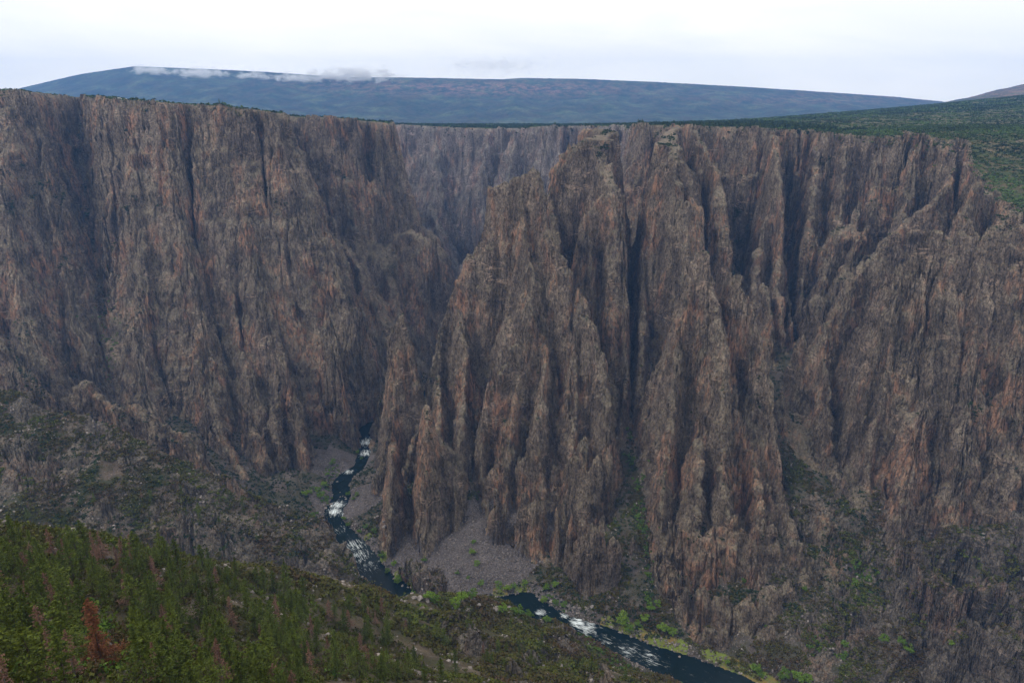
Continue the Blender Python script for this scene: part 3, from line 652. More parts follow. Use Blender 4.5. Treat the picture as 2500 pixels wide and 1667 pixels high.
def rock_color(t, warm=1.0, gain=(1., 1., 1.), lk=.6):
    a = t.noise((.035, .035, .014), 6, .6)
    col = t.ramp(a, [(.30, (.058, .047, .038)), (.45, (.120, .099, .080)), (.60, (.185, .156, .125)), (.75, (.26, .225, .18))])
    # fine vertical streaking
    st = t.noise((.33, .33, .19), 6, .68)
    col = t.mix(1., col, t.ramp(st, [(.34, .34), (.48, .95), (.68, 1.5)]), 'MULTIPLY')
    col = t.mix(1., col, t.ramp(t.noise((.6, .6, .45), 5, .7, loc=(7, 7, 3)), [(.34, .55), (.5, 1.), (.66, 1.5)]), 'MULTIPLY')
    # purple-grey and olive-grey varieties
    hue = t.noise((.011, .011, .006), 3, .5, loc=(5, 3, 1))
    col = t.mix(t.ramp(hue, [(.42, 0.), (.62, .55)]), col, t.mix(1., col, (.95, .93, 1.02), 'MULTIPLY'))
    # fresh pink-orange faces
    o1 = t.noise((.022, .022, .0085), 5, .62, loc=(31, 7, 4)); o2 = t.noise((.19, .19, .045), 5, .65, loc=(3, 9, 2))
    om = t.math('MULTIPLY', t.ramp(o1, [(.505, 0.), (.60, 1.)]), t.ramp(o2, [(.46, .04), (.57, 1.)]))
    om = t.math('MULTIPLY', om, .62*warm)
    col = t.mix(om, col, t.mix(t.noise((.05, .05, .05), 2), (.50, .30, .19), (.36, .185, .125)))
    # thin pale dykes running obliquely
    d = t.noise((.010, .010, .035), 5, .55, rot=(.25, .18, 0), loc=(11, 2, 8), dist=.3)
    dd = t.math('ABSOLUTE', t.math('SUBTRACT', d, .53))
    dm = t.math('MULTIPLY', t.ramp(dd, [(.0, 1.), (.006, .8), (.013, 0.)]), t.ramp(t.noise((.02, .02, .02), 2, .5, loc=(9, 9, 9)), [(.50, 0.), (.62, .75)]))
    col = t.mix(dm, col, (.40, .31, .25))
    # lichen and weathering on ledges and tops
    lich = t.math('MULTIPLY', t.ramp(t.nz(), [(.30, 0.), (.72, 1.)]), t.ramp(t.noise((.25, .25, .25), 4, .6), [(.35, .25), (.6, .9)]))
    col = t.mix(t.math('MULTIPLY', lich, lk), col, t.mix(t.noise((.09, .09, .09), 3), (.27, .25, .19), (.16, .155, .11)))
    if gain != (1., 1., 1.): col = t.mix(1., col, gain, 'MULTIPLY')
    return col, st
def rock_normal(t):
    b1 = t.noise((.5, .5, .32), 7, .68, loc=(2, 5, 7))
    n = t.bump(b1, 3.5, 1.)
    v = t.new('ShaderNodeTexVoronoi', feature='DISTANCE_TO_EDGE'); v.inputs['Scale'].default_value = 1
    t.lk(t.pos((.25, .25, .08), (.03, .02, 0)), v.inputs['Vector'])
    n = t.bump(t.ramp(v.outputs['Distance'], [(0, 0.), (.08, 1.)]), 2.2, .9, n)
    b2 = t.noise((.10, .10, .42), 4, .6, rot=(.2, .15, 0), loc=(8, 1, 3))
    n = t.bump(b2, 1.8, .8, n)
    return n
t = NT_('canyon_rock'); col, st = rock_color(t, 1., (1.15, 1.08, 1.0)); M_ROCK = t.out(col, .92, rock_normal(t))
t = NT_('outcrop_rock'); col, st = rock_color(t, .6, (.9, .9, .9), .3); M_OUT = t.out(col, .92, rock_normal(t))
t = NT_('far_rock_hazed'); col, st = rock_color(t, .7, (1.35, 1.36, 1.5)); M_FROCK_HAZED = t.out(col, .92, rock_normal(t))  # gain paints distance haze into the colour: lighter and cooler than near rock
# broken slopes: soil, scree and outcrops under the brush
def soil(name, A_, B_, pale, palek, green, greenk, rocky=False):
    t = NT_(name)
    col = t.ramp(t.noise((.05, .05, .05), 6, .65), [(.35, A_), (.62, B_)])
    v = t.new('ShaderNodeTexVoronoi'); v.inputs['Scale'].default_value = .55; v.inputs['Randomness'].default_value = 1
    t.lk(t.pos(), v.inputs['Vector'])
    stone = t.ramp(v.outputs['Distance'], [(.25, 1.), (.42, 0.)])
    pm = t.math('MULTIPLY', t.ramp(t.noise((.03, .03, .05), 5, .65, loc=(4, 4, 4)), [(.50, 0.), (.62, 1.)]), t.math('ADD', t.math('MULTIPLY', stone, .7), .3))
    col = t.mix(t.math('MULTIPLY', pm, palek), col, t.mix(t.noise((.3, .3, .3), 3), pale, tuple(c*.6 for c in pale)))
    gm = t.math('MULTIPLY', t.ramp(t.noise((.04, .04, .04), 5, .6, loc=(8, 2, 1)), [(.44, 0.), (.56, 1.)]), greenk)
    col = t.mix(gm, col, t.mix(t.noise((.12, .12, .12), 4, .7), green, tuple(c*.5 for c in green)))
    n = t.bump(t.noise((.35, .35, .35), 6, .7), 1.6, .9)
    n = t.bump(t.ramp(v.outputs['Distance'], [(.1, 1.), (.5, 0.)]), .7, .8, n)
    return t.out(col, .95, n)
M_NEAR = soil('brush_slope', (.055, .042, .026), (.115, .088, .055), (.38, .32, .27), .55, (.050, .056, .016), .6)
M_LRIDGE = soil('rocky_slope', (.048, .036, .026), (.098, .075, .056), (.34, .28, .24), .6, (.042, .052, .016), .8)
M_FLOOR = soil('valley_side', (.050, .040, .034), (.095, .078, .066), (.30, .26, .24), .6, (.045, .055, .018), .5)
M_PLAT = soil('plateau_ground', (.048, .046, .022), (.095, .080, .042), (.36, .24, .14), .6, (.048, .075, .020), .8)
t = NT_('scree')
v = t.new('ShaderNodeTexVoronoi'); v.inputs['Scale'].default_value = 1.1; t.lk(t.pos(), v.inputs['Vector'])
v2 = t.new('ShaderNodeTexVoronoi'); v2.inputs['Scale'].default_value = .28; t.lk(t.pos(), v2.inputs['Vector'])
sep = t.new('ShaderNodeSeparateColor'); t.lk(v.outputs['Color'], sep.inputs[0])
col = t.ramp(sep.outputs[0], [(.0, (.085, .074, .074)), (.6, (.125, .108, .105)), (1., (.20, .178, .172))])
col = t.mix(1., col, t.ramp(t.noise((.03, .03, .03), 4), [(.3, .75), (.7, 1.2)]), 'MULTIPLY')
n = t.bump(t.ramp(v.outputs['Distance'], [(.0, 1.), (.6, 0.)]), 1.2, 1.); n = t.bump(t.ramp(v2.outputs['Distance'], [(.0, 1.), (.7, 0.)]), 1.2, .6, n)
M_SCREE = t.out(col, .95, n)
# distant mesa: woodland with bare pinkish slopes
t = NT_('mesa_woodland')
col = t.ramp(t.noise((.0035, .0035, .004), 6, .65), [(.35, (.006, .014, .010)), (.52, (.018, .034, .020)), (.66, (.060, .092, .045))])
bare = t.math('MULTIPLY', t.attr('bare'), t.ramp(t.noise((.010, .007, .012), 6, .7, loc=(2, 2, 2)), [(.44, 0.), (.56, 1.)]))
col = t.mix(t.math('MULTIPLY', bare, .5), col, (.32, .16, .12))
spk = t.noise((.035, .02, .035), 4, .7); col = t.mix(1., col, t.ramp(spk, [(.35, .55), (.6, 1.25)]), 'MULTIPLY')
M_MESA = t.out(col, .95, t.bump(t.noise((.03, .03, .03), 4, .7), 12., .8))
# water
t = NT_('river_water')
fo = t.attr('foam')
cx_ = t.new('ShaderNodeCombineXYZ'); t.lk(t.attr('along'), cx_.inputs[0]); t.lk(t.attr('across'), cx_.inputs[1])
fn_ = t.new('ShaderNodeTexNoise'); fn_.inputs['Scale'].default_value = 1; fn_.inputs['Detail'].default_value = 7; fn_.inputs['Roughness'].default_value = .74; fn_.inputs['Distortion'].default_value = .5
t.lk(cx_.outputs[0], fn_.inputs['Vector']); fn = fn_.outputs['Fac']
thr = t.math('SUBTRACT', .70, t.math('MULTIPLY', fo, .36))
fm = t.math('MULTIPLY', t.math('SUBTRACT', fn, thr), 4.5, True)
base = t.mix(t.noise((.05, .05, .05), 3), (.0025, .006, .007), (.006, .014, .014))
col = t.mix(fm, base, (.75, .82, .84))
t.b.inputs['IOR'].default_value = 1.33; nb = t.bump(t.noise((.5, .3, .5), 5, .65), .25, .6)
M_WATER = t.out(col, t.math('ADD', t.math('MULTIPLY', fm, .6), .12), nb, .12)
t = NT_('green_bank')
M_BANK = t.out(t.ramp(t.noise((.06, .06, .06), 5, .6), [(.4, (.13, .17, .03)), (.52, (.11, .125, .03)), (.64, (.20, .135, .045))]), .95, t.bump(t.noise((.6, .6, .6), 4), .6))
# foliage
def leafy(name, stops, objr=True):
    t = NT_(name)
    oi = t.new('ShaderNodeObjectInfo')
    f = t.math('ADD', t.attr('tint'), t.math('MULTIPLY', oi.outputs['Random'], .5 if objr else 0.))
    f = t.math('FRACT', f)
    col = t.ramp(f, stops)
    m = t.out(col, .8, None, .15)
    t.b.inputs['Subsurface Weight'].default_value = 0
    return m
M_SHRUB = leafy('shrub_leaves', [(0, (.085, .050, .032)), (.22, (.062, .048, .018)), (.45, (.070, .072, .016)), (.72, (.078, .100, .015)), (.90, (.11, .17, .02)), (1., (.22, .13, .085))], False)
M_SHRUBD = leafy('ledge_leaves', [(0, (.014, .026, .010)), (.5, (.024, .042, .014)), (1., (.045, .065, .020))], False)
M_SHRUBB = leafy('bright_leaves', [(0, (.04, .075, .014)), (.5, (.075, .135, .018)), (1., (.12, .19, .025))])
M_PLATV = leafy('plateau_leaves', [(0, (.016, .028, .012)), (.35, (.032, .052, .018)), (.65, (.055, .092, .026)), (1., (.085, .14, .035))], False)
t = NT_('rubble_stone'); M_RUB = t.out(t.ramp(t.attr('tint'), [(0, (.07, .06, .055)), (.6, (.16, .14, .13)), (1., (.34, .30, .27))]), .95)
M_PINE = leafy('conifer_needles', [(0, (.045, .062, .011)), (.5, (.078, .105, .016)), (1., (.13, .155, .022))])
M_DEAD = leafy('dead_needles', [(0, (.12, .062, .042)), (.5, (.19, .105, .075)), (1., (.25, .16, .12))])
M_RED = leafy('rust_needles', [(0, (.14, .055, .028)), (.5, (.24, .10, .052)), (1., (.34, .17, .10))])
M_RIVT = leafy('cottonwood_leaves', [(0, (.055, .10, .014)), (.5, (.11, .19, .02)), (1., (.19, .27, .03))])
t = NT_('bark'); M_BARK = t.out(t.ramp(t.noise((2, 2, .4), 4), [(.3, (.05, .038, .03)), (.7, (.12, .09, .07))]), .95)
t = NT_('grey_bark'); M_GBARK = t.out(t.ramp(t.noise((2, 2, .4), 4), [(.3, (.10, .09, .085)), (.7, (.2, .18, .165))]), .95)
t = NT_('boulder_stone'); M_BOULD = t.out(t.ramp(t.noise((.5, .5, .5), 5), [(.3, (.12, .105, .10)), (.7, (.30, .27, .25))]), .9, t.bump(t.noise((1.5, 1.5, 1.5), 4), .3))
t = NT_('white_paint'); M_WHITE = t.out((.78, .78, .77), .35, None, .5)
t = NT_('silver_paint'); M_SILV = t.out((.45, .47, .5), .3, None, .5)
t = NT_('car_glass'); M_GLASS = t.out((.02, .025, .03), .08, None, .5)
t = NT_('tyre_rubber'); M_TYRE = t.out((.02, .02, .02), .9)
# ------------------------------------------------------------------ link the ground
def tag(o, label=None, cat=None, group=None, kind=None):
    if label: o['label'] = label
    if cat: o['category'] = cat
    if group: o['group'] = group
    if kind: o['kind'] = kind
    return o
def struct(name, mask, mat, label=None, cat=None):
    if not mask.any(): return
    V, F, u = part_of(mask)
    o = link(name, mesh_np(name, V, F, mat)); tag(o, label, cat, None, 'structure'); return o
rq = rockv[Q].mean(1)
dq = samp(DRB, vx, vy)[Q].mean(1)
cxq = P[Q, 0].mean(1); cyq = P[Q, 1].mean(1); czq = P[Q, 2].mean(1)
fnz = np.abs(N[:, 2])[Q].mean(1)
# low bars of grass along the water
bars = np.zeros(len(Q), bool)
for (u, v, r) in [(1570, 1520, 9), (1545, 1487, 16), (1490, 1463, 14), (1700, 1530, 22), (1770, 1552, 20), (1640, 1500, 14), (1200, 1358, 10), (1150, 1362, 9), (880, 1285, 7), (912, 1322, 7), (845, 1235, 6), (940, 1350, 6), (1395, 1432, 8), (1440, 1448, 10)]:
    c = wz(u, v); bars |= ((cxq-c[0])**2+(cyq-c[1])**2 < r*r)
bars &= (dq < 16) & (czq < -541)
soft = rq < .33
lab = fid
sets = {}
rest = np.ones(len(Q), bool)
def take(m):
    global rest
    m = m & rest; rest &= ~m; return m
struct('grassy_river_bank', take(bars), M_BANK, 'low olive grass bars along the river', 'river bank')
gnm = {C1: ('rock_massif', 'tall central rock massif stepping down to the scree and the river', 'rock massif'),
       'tower': ('rock_tower', 'smooth dark rock tower rising from the river at the bend', 'rock tower'),
       'spirea': ('rock_spire', 'double pointed rock spire left of the scree cone', 'rock spire'),
       'spireb': ('rock_spire', 'slim rock spire beside the river left of the double spire', 'rock spire'),
       'c2': ('rock_fin', 'rounded rock fin behind the central massif, left of the black cleft', 'rock fin'),
       'c3': ('rock_fin', 'tallest rock fin with small trees on its flat top', 'rock fin'),
       'c4': ('rock_pyramid', 'broad pointed rock pyramid above the lower river', 'rock pyramid'),
       'spirec': ('rock_spire', 'small leaning rock spire at the mouth of the green gully', 'rock spire'),
       'c5': ('rock_fin', 'narrow rock fin beside the darkest cleft of the far wall', 'rock fin'),
       'spired': ('rock_spire', 'slender rock spire between the pyramid and the right buttress', 'rock spire'),
       'spiree': ('rock_spire', 'low rock spire at the foot of the right buttress', 'rock spire'),
       'rb': ('rock_buttress', 'huge ribbed rock buttress above the brushy slope on the right', 'rock buttress'),
       'r2': ('rock_fin', 'leaning triangular rock fin beneath the right rim', 'rock fin')}
far = cyq > 1720
RK = ~soft
for nm, (a_, b_, c_) in gnm.items():
    struct(a_, take(RK & (lab == 20+RNAMES.index(nm))), M_ROCK, b_, c_)
struct('river_bluff', take(RK & (lab == 20+RNAMES.index('bench'))), M_ROCK, 'low brown bluff at the foot of the pyramid above the river', 'bluff')
lw = np.isin(lab, [LWALL]+[20+RNAMES.index(k) for k in ('lw', 'lp', 'lq')])
struct('canyon_wall', take(RK & lw & (cxq < -150) & (cyq < 1560)), M_ROCK, 'great cliff wall on the left below the parked vehicles', 'cliff')
struct('canyon_wall', take(RK & (np.isin(lab, [MWALL, 20+RNAMES.index('mw')]) | lw)), M_ROCK, 'promontory cliff behind the left wall, above the dark gorge', 'cliff')
struct('canyon_wall', take(RK & (far | (lab == FWALL))), M_FROCK_HAZED, 'distant hazy canyon wall closing the gorge', 'cliff')
struct('hillside_outcrop', take(RK & ((lab == LRIDGE) | (lab == NEAR))), M_OUT, 'rocky outcrops on the wooded left ridge', 'outcrop')
struct('crags', take(RK & ((lab == FLOOR) | (lab == 20+RNAMES.index('crag')))), M_OUT, 'low dark crags on the scrubby lower right slope', 'crags')
struct('canyon_wall', take(RK & (lab != PLATEAU) & (lab != FLOOR) & (lab != CONE)), M_ROCK, 'fluted cliff wall under the right rim', 'cliff')
struct('hillside', take((lab == NEAR)), M_NEAR, 'brushy foreground slope below the camera', 'hillside')
struct('hillside', take((lab == LRIDGE)), M_LRIDGE, 'stony ridge descending to the river on the left', 'hillside')
struct('scree_slope', take((lab == CONE) | ((lab == FLOOR) & (dq < 14) & (cxq < 150) & (cxq > -200) & (cyq > 640) & (cyq < 1000))), M_SCREE, 'grey scree fans at the foot of the cliffs', 'scree')
struct('canyon_rim', take((lab == PLATEAU) & (fnz < .86) & (rq > .02)), M_ROCK, 'pale broken rock edging the plateau rims', 'cliff edge')
struct('plateau', take(lab == PLATEAU), M_PLAT, 'green plateau above the canyon rim', 'plateau')
struct('terrain', rest, M_FLOOR, 'valley sides and gully floors', 'terrain')
log('ground objects')
# ------------------------------------------------------------------ mesa beyond
SK = [(-900, 235), (-400, 222), (45, 206), (120, 189), (200, 171), (262, 162), (325, 153), (420, 157), (520, 161), (620, 166), (700, 172), (800, 178), (880, 178), (1000, 180), (1150, 183), (1200, 180), (1330, 182), (1500, 189), (1700, 200), (1900, 213), (2050, 223), (2140, 232), (2250, 243), (2500, 255), (3200, 270)]
SK2 = [(-900, 400), (1900, 330), (2040, 262), (2120, 246), (2220, 226), (2290, 204), (2352, 193), (2450, 180), (2800, 170), (3200, 170)]
nt2, nr2 = 900, 330
tu = np.linspace(-700, 3000, nt2)
ys = 3230+ (9900-3230)*np.linspace(0, 1, nr2)**1.25
TU, YM = np.meshgrid(tu, ys)
XM = (TU-CX)/FPX*CP*YM
def sky_z(SKL, Yc):
    v = np.interp(tu, [a for a, b in SKL], [b for a, b in SKL]); up = -(v-CY)/FPX
    return Yc*(-SP+up*CP)/(CP+up*SP)
zc = sky_z(SK, 9000.)[None]; zc2 = sky_z(SK2, 6200.)[None]
foot = plat.reshape(NY, NX)[-1]; z0 = np.interp(XM[0], np.linspace(X0, X1, NX), foot)[None]
# valley floor beyond the rim sinks to the foot of the mesa
rel1 = np.clip((YM-3230)/2400, 0, 1)
zv = z0*(1-rel1)+(-150)*rel1 - 6
k1 = np.clip((YM-5400)/3600, 0, 1); prof = .25*k1+.75*k1**1.7
rough = 70*fbm(XM/900, YM/900, 5, 13)*np.sin(np.clip(k1, 0, 1)*np.pi)+8*gn(XM/130, YM/130, 3)*np.minimum(1, rel1*3)
gully = -90*np.abs(gn(XM/520, YM/2600, 8))*np.sin(k1*np.pi)
zm = zv+(zc-zv)*prof+rough*.7+gully
zm = np.where(YM > 9000, zc - (YM-9000)*.03, zm)
k2 = np.clip((YM-3600)/2600, 0, 1)
zm2 = np.where(YM < 6200, (z0*(1-k2)+zc2*k2**1.2), zc2-(YM-6200)*.05)+20*fbm(XM/500, YM/500, 4, 17)*k2
blend = sstep(1900, 2150, TU)
zm = np.maximum(zm, zm2*blend+(-900)*(1-blend)*(blend < 1))
zm = zm + 5*np.abs(gn(XM/45, YM/45, 91))*np.clip(rel1*4, 0, 1) + 3.5*rng.random(zm.shape)*np.clip(rel1*4, 0, 1)
V = np.stack([XM, YM, zm], 2).reshape(-1, 3).astype(f32)
jj, ii = np.meshgrid(np.arange(nr2-1), np.arange(nt2-1), indexing='ij'); a = (jj*nt2+ii).ravel(); F = np.stack([a, a+1, a+nt2+1, a+nt2], 1)
vv = CY-FPX*((V[:, 1]*SP+V[:, 2]*CP)/(V[:, 1]*CP-V[:, 2]*SP)); uu = TU.ravel()
bare = np.exp(-((uu-1130)/330)**2-((vv-203)/16)**2) + .55*np.exp(-((uu-1900)/260)**2-((vv-228)/14)**2) + .35*np.exp(-((uu-760)/160)**2-((vv-190)/10)**2) + .8*(uu > 2200)*(vv < 226) + .15
me = mesh_np('mountain', V, F, M_MESA, True, {'bare': np.clip(bare, 0, 1)})
tag(link('mountain', me), 'long blue wooded mesa across the horizon', 'mountain', None, 'structure')
# ------------------------------------------------------------------ river
pts = np.array(RIV); pts[:, 2] *= .86; seg = np.r_[0, np.cumsum(np.hypot(*np.diff(pts[:, :2], axis=0).T))]
sN = np.arange(0, seg[-1], 3.0); rx = np.interp(sN, seg, pts[:, 0]); ry = np.interp(sN, seg, pts[:, 1]); rww = np.interp(sN, seg, pts[:, 2])
kx = np.ones(7)/7; rx = np.convolve(np.pad(rx, 3, 'edge'), kx, 'valid'); ry = np.convolve(np.pad(ry, 3, 'edge'), kx, 'valid')
tx = np.gradient(rx); ty = np.gradient(ry); L = np.hypot(tx, ty); nxr, nyr = -ty/L, tx/L
cr = np.linspace(-1, 1, 41)
RXX = rx[:, None]+nxr[:, None]*cr[None]*(rww[:, None]+9); RYY = ry[:, None]+nyr[:, None]*cr[None]*(rww[:, None]+9)
FO = [(845, 1015, 22, .9), (840, 1040, 16, .9), (800, 1083, 12, .8), (775, 1160, 14, 1.), (768, 1175, 14, 1.), (790, 1180, 10, .8), (785, 1215, 16, .55), (815, 1250, 20, .75), (825, 1275, 22, .7), (845, 1300, 22, .55), (840, 1330, 20, .35), (895, 1360, 14, .35),
      (1245, 1406, 9, .85), (1300, 1412, 9, .8), (1330, 1428, 14, 1.), (1350, 1442, 14, .9), (1390, 1470, 14, .6), (1440, 1490, 16, .65), (1490, 1510, 18, .6), (1530, 1530, 16, .35), (1440, 1515, 12, .5)]
fv = np.full(RXX.shape, .20)*(1-np.abs(cr)[None]**3)
for (u, v, r, s_) in FO:
    c = wz(u, v); fv = np.maximum(fv, s_*np.exp(-(((RXX-c[0])**2+(RYY-c[1])**2)/(r*r))))
zw = ZR + .35*gn(RXX/5, RYY/5, 3)*(fv+.15) + .25*gn(RXX/2.2, RYY/2.2, 8)*fv
V = np.stack([RXX, RYY, zw], 2).reshape(-1, 3); nS = len(sN)
jj, ii = np.meshgrid(np.arange(nS-1), np.arange(40), indexing='ij'); a = (jj*41+ii).ravel(); F = np.stack([a, a+1, a+42, a+41], 1)
tag(link('river', mesh_np('river', V, F[:, ::-1], M_WATER, True, {'foam': fv.ravel(), 'along': np.repeat(sN*.11, 41), 'across': (cr[None]*(rww[:, None]+9)*.42).ravel()})), 'dark green river with white rapids on the canyon floor', 'river', None, 'structure')
log('mesa, river')
# ------------------------------------------------------------------ where the eye's rays meet the ground (used only to place plants sensibly)
def raycast(u, v):
    u = np.asarray(u, float); v = np.asarray(v, float)
    up = -(v-CY)/FPX; dx = (u-CX)/FPX; dy = CP+up*SP; dz = -SP+up*CP
    ts = np.geomspace(70, 4200, 520); hit = np.full(u.shape, np.nan); prev = ts[0]
    done = np.zeros(u.shape, bool); lo = np.full(u.shape, 70.); hi = np.full(u.shape, 4200.)
    for t_ in ts:
        b = (~done) & (dz*t_ < samp(Hb, dx*t_, dy*t_)); hi[b] = t_; lo[b] = prev; done |= b; prev = t_
    for _ in range(8):
        m = (lo+hi)/2; b = dz*m < samp(Hb, dx*m, dy*m); hi = np.where(b, m, hi); lo = np.where(b, lo, m)
    m = hi
    return dx*m, dy*m, done
def inpoly(x, y, poly):
    ins = np.zeros(np.shape(x), bool); n = len(poly)
    for i in range(n):
        ax, ay = poly[i]; bx, by = poly[(i+1) % n]
        if ay != by: ins ^= ((ay > y) != (by > y)) & (x < (bx-ax)*(y-ay)/(by-ay)+ax)
    return ins
def idat(x, y): return IDB[np.clip(((y-Y0)/G).round().astype(int), 0, NY-1), np.clip(((x-X0)/G).round().astype(int), 0, NX-1)]
def slope(x, y):
    e_ = 2.5; return np.hypot((height(x+e_, y)-height(x-e_, y))/(2*e_), (height(x, y+e_)-height(x, y-e_))/(2*e_))
# leaf-cluster units: many small random quads in a dome
def leaf_unit(n, size, seed, flat=.8, hollow=.35):
    r = np.random.default_rng(seed)
    lob = r.normal(size=(5, 3))*(.35, .35, .18); lob[:, 2] = np.abs(lob[:, 2])+.25
    d = r.normal(size=(n, 3)); d /= np.linalg.norm(d, axis=1, keepdims=True); d[:, 2] = np.abs(d[:, 2])*.9-.1
    rad = (hollow+(1-hollow)*r.random(n)**.5)
    c = lob[r.integers(0, 5, n)]*.8 + d*rad[:, None]*np.array([.62, .62, .55*flat])
    a = r.normal(size=(n, 3)); a /= np.linalg.norm(a, axis=1, keepdims=True)
    b = np.cross(a, r.normal(size=(n, 3))); b /= np.linalg.norm(b, axis=1, keepdims=True)
    s1 = size*(.6+.8*r.random(n))[:, None]; s2 = s1*.7
    Vq = np.stack([c-a*s1, c+b*s2, c+a*s1, c-b*s2], 1)
    return Vq.reshape(-1, 3), r.random(n)
def scatter_stuff(name, x, y, rad, hgt, unit, mat, label, cat, seed=1, dz=0., tintf=None):
    r = np.random.default_rng(seed); z = par(height, x.astype(f32), y.astype(f32))+dz
    K = len(x); units = [leaf_unit(*unit, seed=seed*10+i) for i in range(6)]
    Vs = []; Ts = []
    pick = r.integers(0, 6, K); ang = r.random(K)*6.283; tv = r.random(K) if tintf is None else tintf
    for i in range(6):
        m = pick == i
        U, tr = units[i]; k = m.sum()
        if not k: continue
        ca, sa = np.cos(ang[m])[:, None], np.sin(ang[m])[:, None]
        X = U[None, :, 0]*ca-U[None, :, 1]*sa; Y = U[None, :, 0]*sa+U[None, :, 1]*ca; Z = np.broadcast_to(U[None, :, 2], X.shape)
        Vs.append(np.stack([X*rad[m][:, None]+x[m][:, None], Y*rad[m][:, None]+y[m][:, None], Z*hgt[m][:, None]+z[m][:, None]], 2).reshape(-1, 3))
        Ts.append(np.clip(tv[m][:, None]*.75+.25*np.repeat(tr, 4)[None], 0, .999).ravel())
    V = np.concatenate(Vs).astype(f32); T = np.concatenate(Ts)
    F = np.arange(len(V)).reshape(-1, 4)
    o = link(name, mesh_np(name, V, F, mat, False, {'tint': T})); tag(o, label, cat, None, 'stuff'); log(name, K, len(F)); return o
def unit_mesh(name, U, tr, mat):
    return mesh_np(name, U.astype(f32), np.arange(len(U)).reshape(-1, 4), mat, False, {'tint': np.repeat(tr, 4)*.5})
def view_ok(x, y, z, pad=60):
    u, v, fw = proj(x, y, z); return (fw > 10) & (u > -pad) & (u < 2352+pad) & (v > 0) & (v < 1568+pad)
exec_places = True
# ---- brush on the near slopes
def field(x, y, L, seed): return fbm(x/L, y/L, 3, seed)
n = 175000
x = rng.uniform(-600, 600, n); y = rng.uniform(60, 820, n); i_ = idat(x, y)
z = samp(Hb, x, y); g_ = samp(GM, x, y); d_ = samp(DRB, x, y)
near = (i_ == NEAR); lr = (i_ == LRIDGE)
f_ = field(x, y, 38, 77); 
keep = view_ok(x, y, z) & (d_ > 4) & ((near & (f_ > -.16-.05)) | (lr & (f_ > -.10)) | (((i_ == FLOOR) | (i_ == 20+RNAMES.index('crag')) | (i_ == CONE) & (x > 250)) & ((x > 200) | (d_ > 14)) & (f_ > -.12))) & (g_ < 1.9)
keep &= ~(~near & (rng.random(n) < .15))
x, y, near, z = x[keep], y[keep], near[keep], z[keep]
dist = np.sqrt(x*x+y*y+z*z); rad = (1.0+1.9*rng.random(len(x))**1.6)*(1+.2*(dist > 450))
big = near & (dist < 420) & (rad > 1.25)
u_, v_, fw_ = proj(x, y, z); big &= (u_ > 0) & (u_ < 2352) & (v_ < 1568)
ordr = np.argsort(-(rad/dist)*big)[:290]; indiv = np.zeros(len(x), bool); indiv[ordr] = True
tn = np.clip(.45+.9*field(x, y, 55, 91)+.25*(rng.random(len(x))-.5), .02, .98)
m = ~indiv & (dist < 430); scatter_stuff('brush', x[m], y[m], rad[m], rad[m]*.95, (34, .23), M_SHRUB, 'low olive and green brush covering the foreground slope', 'brush', 3, -.15, tn[m])
m = ~indiv & (dist >= 430); scatter_stuff('scrub', x[m], y[m], rad[m]*1.1, rad[m]*1.1, (20, .30), M_SHRUB, 'scattered scrub on the stony slopes near the river', 'scrub', 4, -.15, tn[m]*.8)
um = [unit_mesh('shrub', *leaf_unit(90, .15, 50+i), mat) for i, mat in enumerate([M_SHRUB, M_SHRUB, M_SHRUBB, M_SHRUB])]
zz = height(x[indiv].astype(f32), y[indiv].astype(f32))
for q, (a_, b_, c_, r_) in enumerate(zip(x[indiv], y[indiv], zz, rad[indiv])):
    k = q % 4; o = bpy.data.objects.new('shrub', um[k]); COL.objects.link(o)
    o.location = (a_, b_, c_-.1); o.scale = (r_, r_, r_*(.9+.3*random.random())); o.rotation_euler = (0, 0, random.random()*6.28)
    tag(o, 'bright green round shrub in the brush of the foreground slope' if k == 2 else 'dull olive round shrub in the brush of the foreground slope', 'shrub',
        'bright shrubs on the foreground slope' if k == 2 else 'olive shrubs on the foreground slope')
def rubble(name, x, y, rad, label, seed, tn_):
    r = np.random.default_rng(seed); z = par(height, x.astype(f32), y.astype(f32))
    base_ = np.array([(a, b, c) for c in (-.5, .5) for b in (-.5, .5) for a in (-.5, .5)]); K = len(x)
    V = base_[None]*rad[:, None, None]*r.uniform(.6, 1.5, (K, 1, 3))*r.uniform(.65, 1.2, (K, 8, 3))*2
    q1 = r.normal(size=(K, 4)); q1 /= np.linalg.norm(q1, axis=1, keepdims=True); a, b, c, d = q1.T
    Rm = np.stack([1-2*(c*c+d*d), 2*(b*c-a*d), 2*(b*d+a*c), 2*(b*c+a*d), 1-2*(b*b+d*d), 2*(c*d-a*b), 2*(b*d-a*c), 2*(c*d+a*b), 1-2*(b*b+c*c)], 1).reshape(K, 3, 3)
    V = np.einsum('kij,kvj->kvi', Rm, V)+np.stack([x, y, z+rad*.2], 1)[:, None]
    F = np.array([(0, 2, 3, 1), (4, 5, 7, 6), (0, 1, 5, 4), (2, 6, 7, 3), (0, 4, 6, 2), (1, 3, 7, 5)])
    F = (F[None]+np.arange(K)[:, None, None]*8).reshape(-1, 4)
    tag(link(name, mesh_np(name, V.reshape(-1, 3), F, M_RUB, False, {'tint': np.repeat(tn_, 8)})), label, 'rubble', None, 'stuff')
n = 60000; x = rng.uniform(-600, 600, n); y = rng.uniform(90, 820, n); i_ = idat(x, y); z = samp(Hb, x, y)
kk = view_ok(x, y, z) & (samp(DRB, x, y) > 1) & np.isin(i_, (NEAR, LRIDGE, FLOOR)) & (samp(GM, x, y) < 2.2) & ((field(x, y, 30, 55) > .10) | (samp(DRB, x, y) < 14)) & (rng.random(n) < .8)
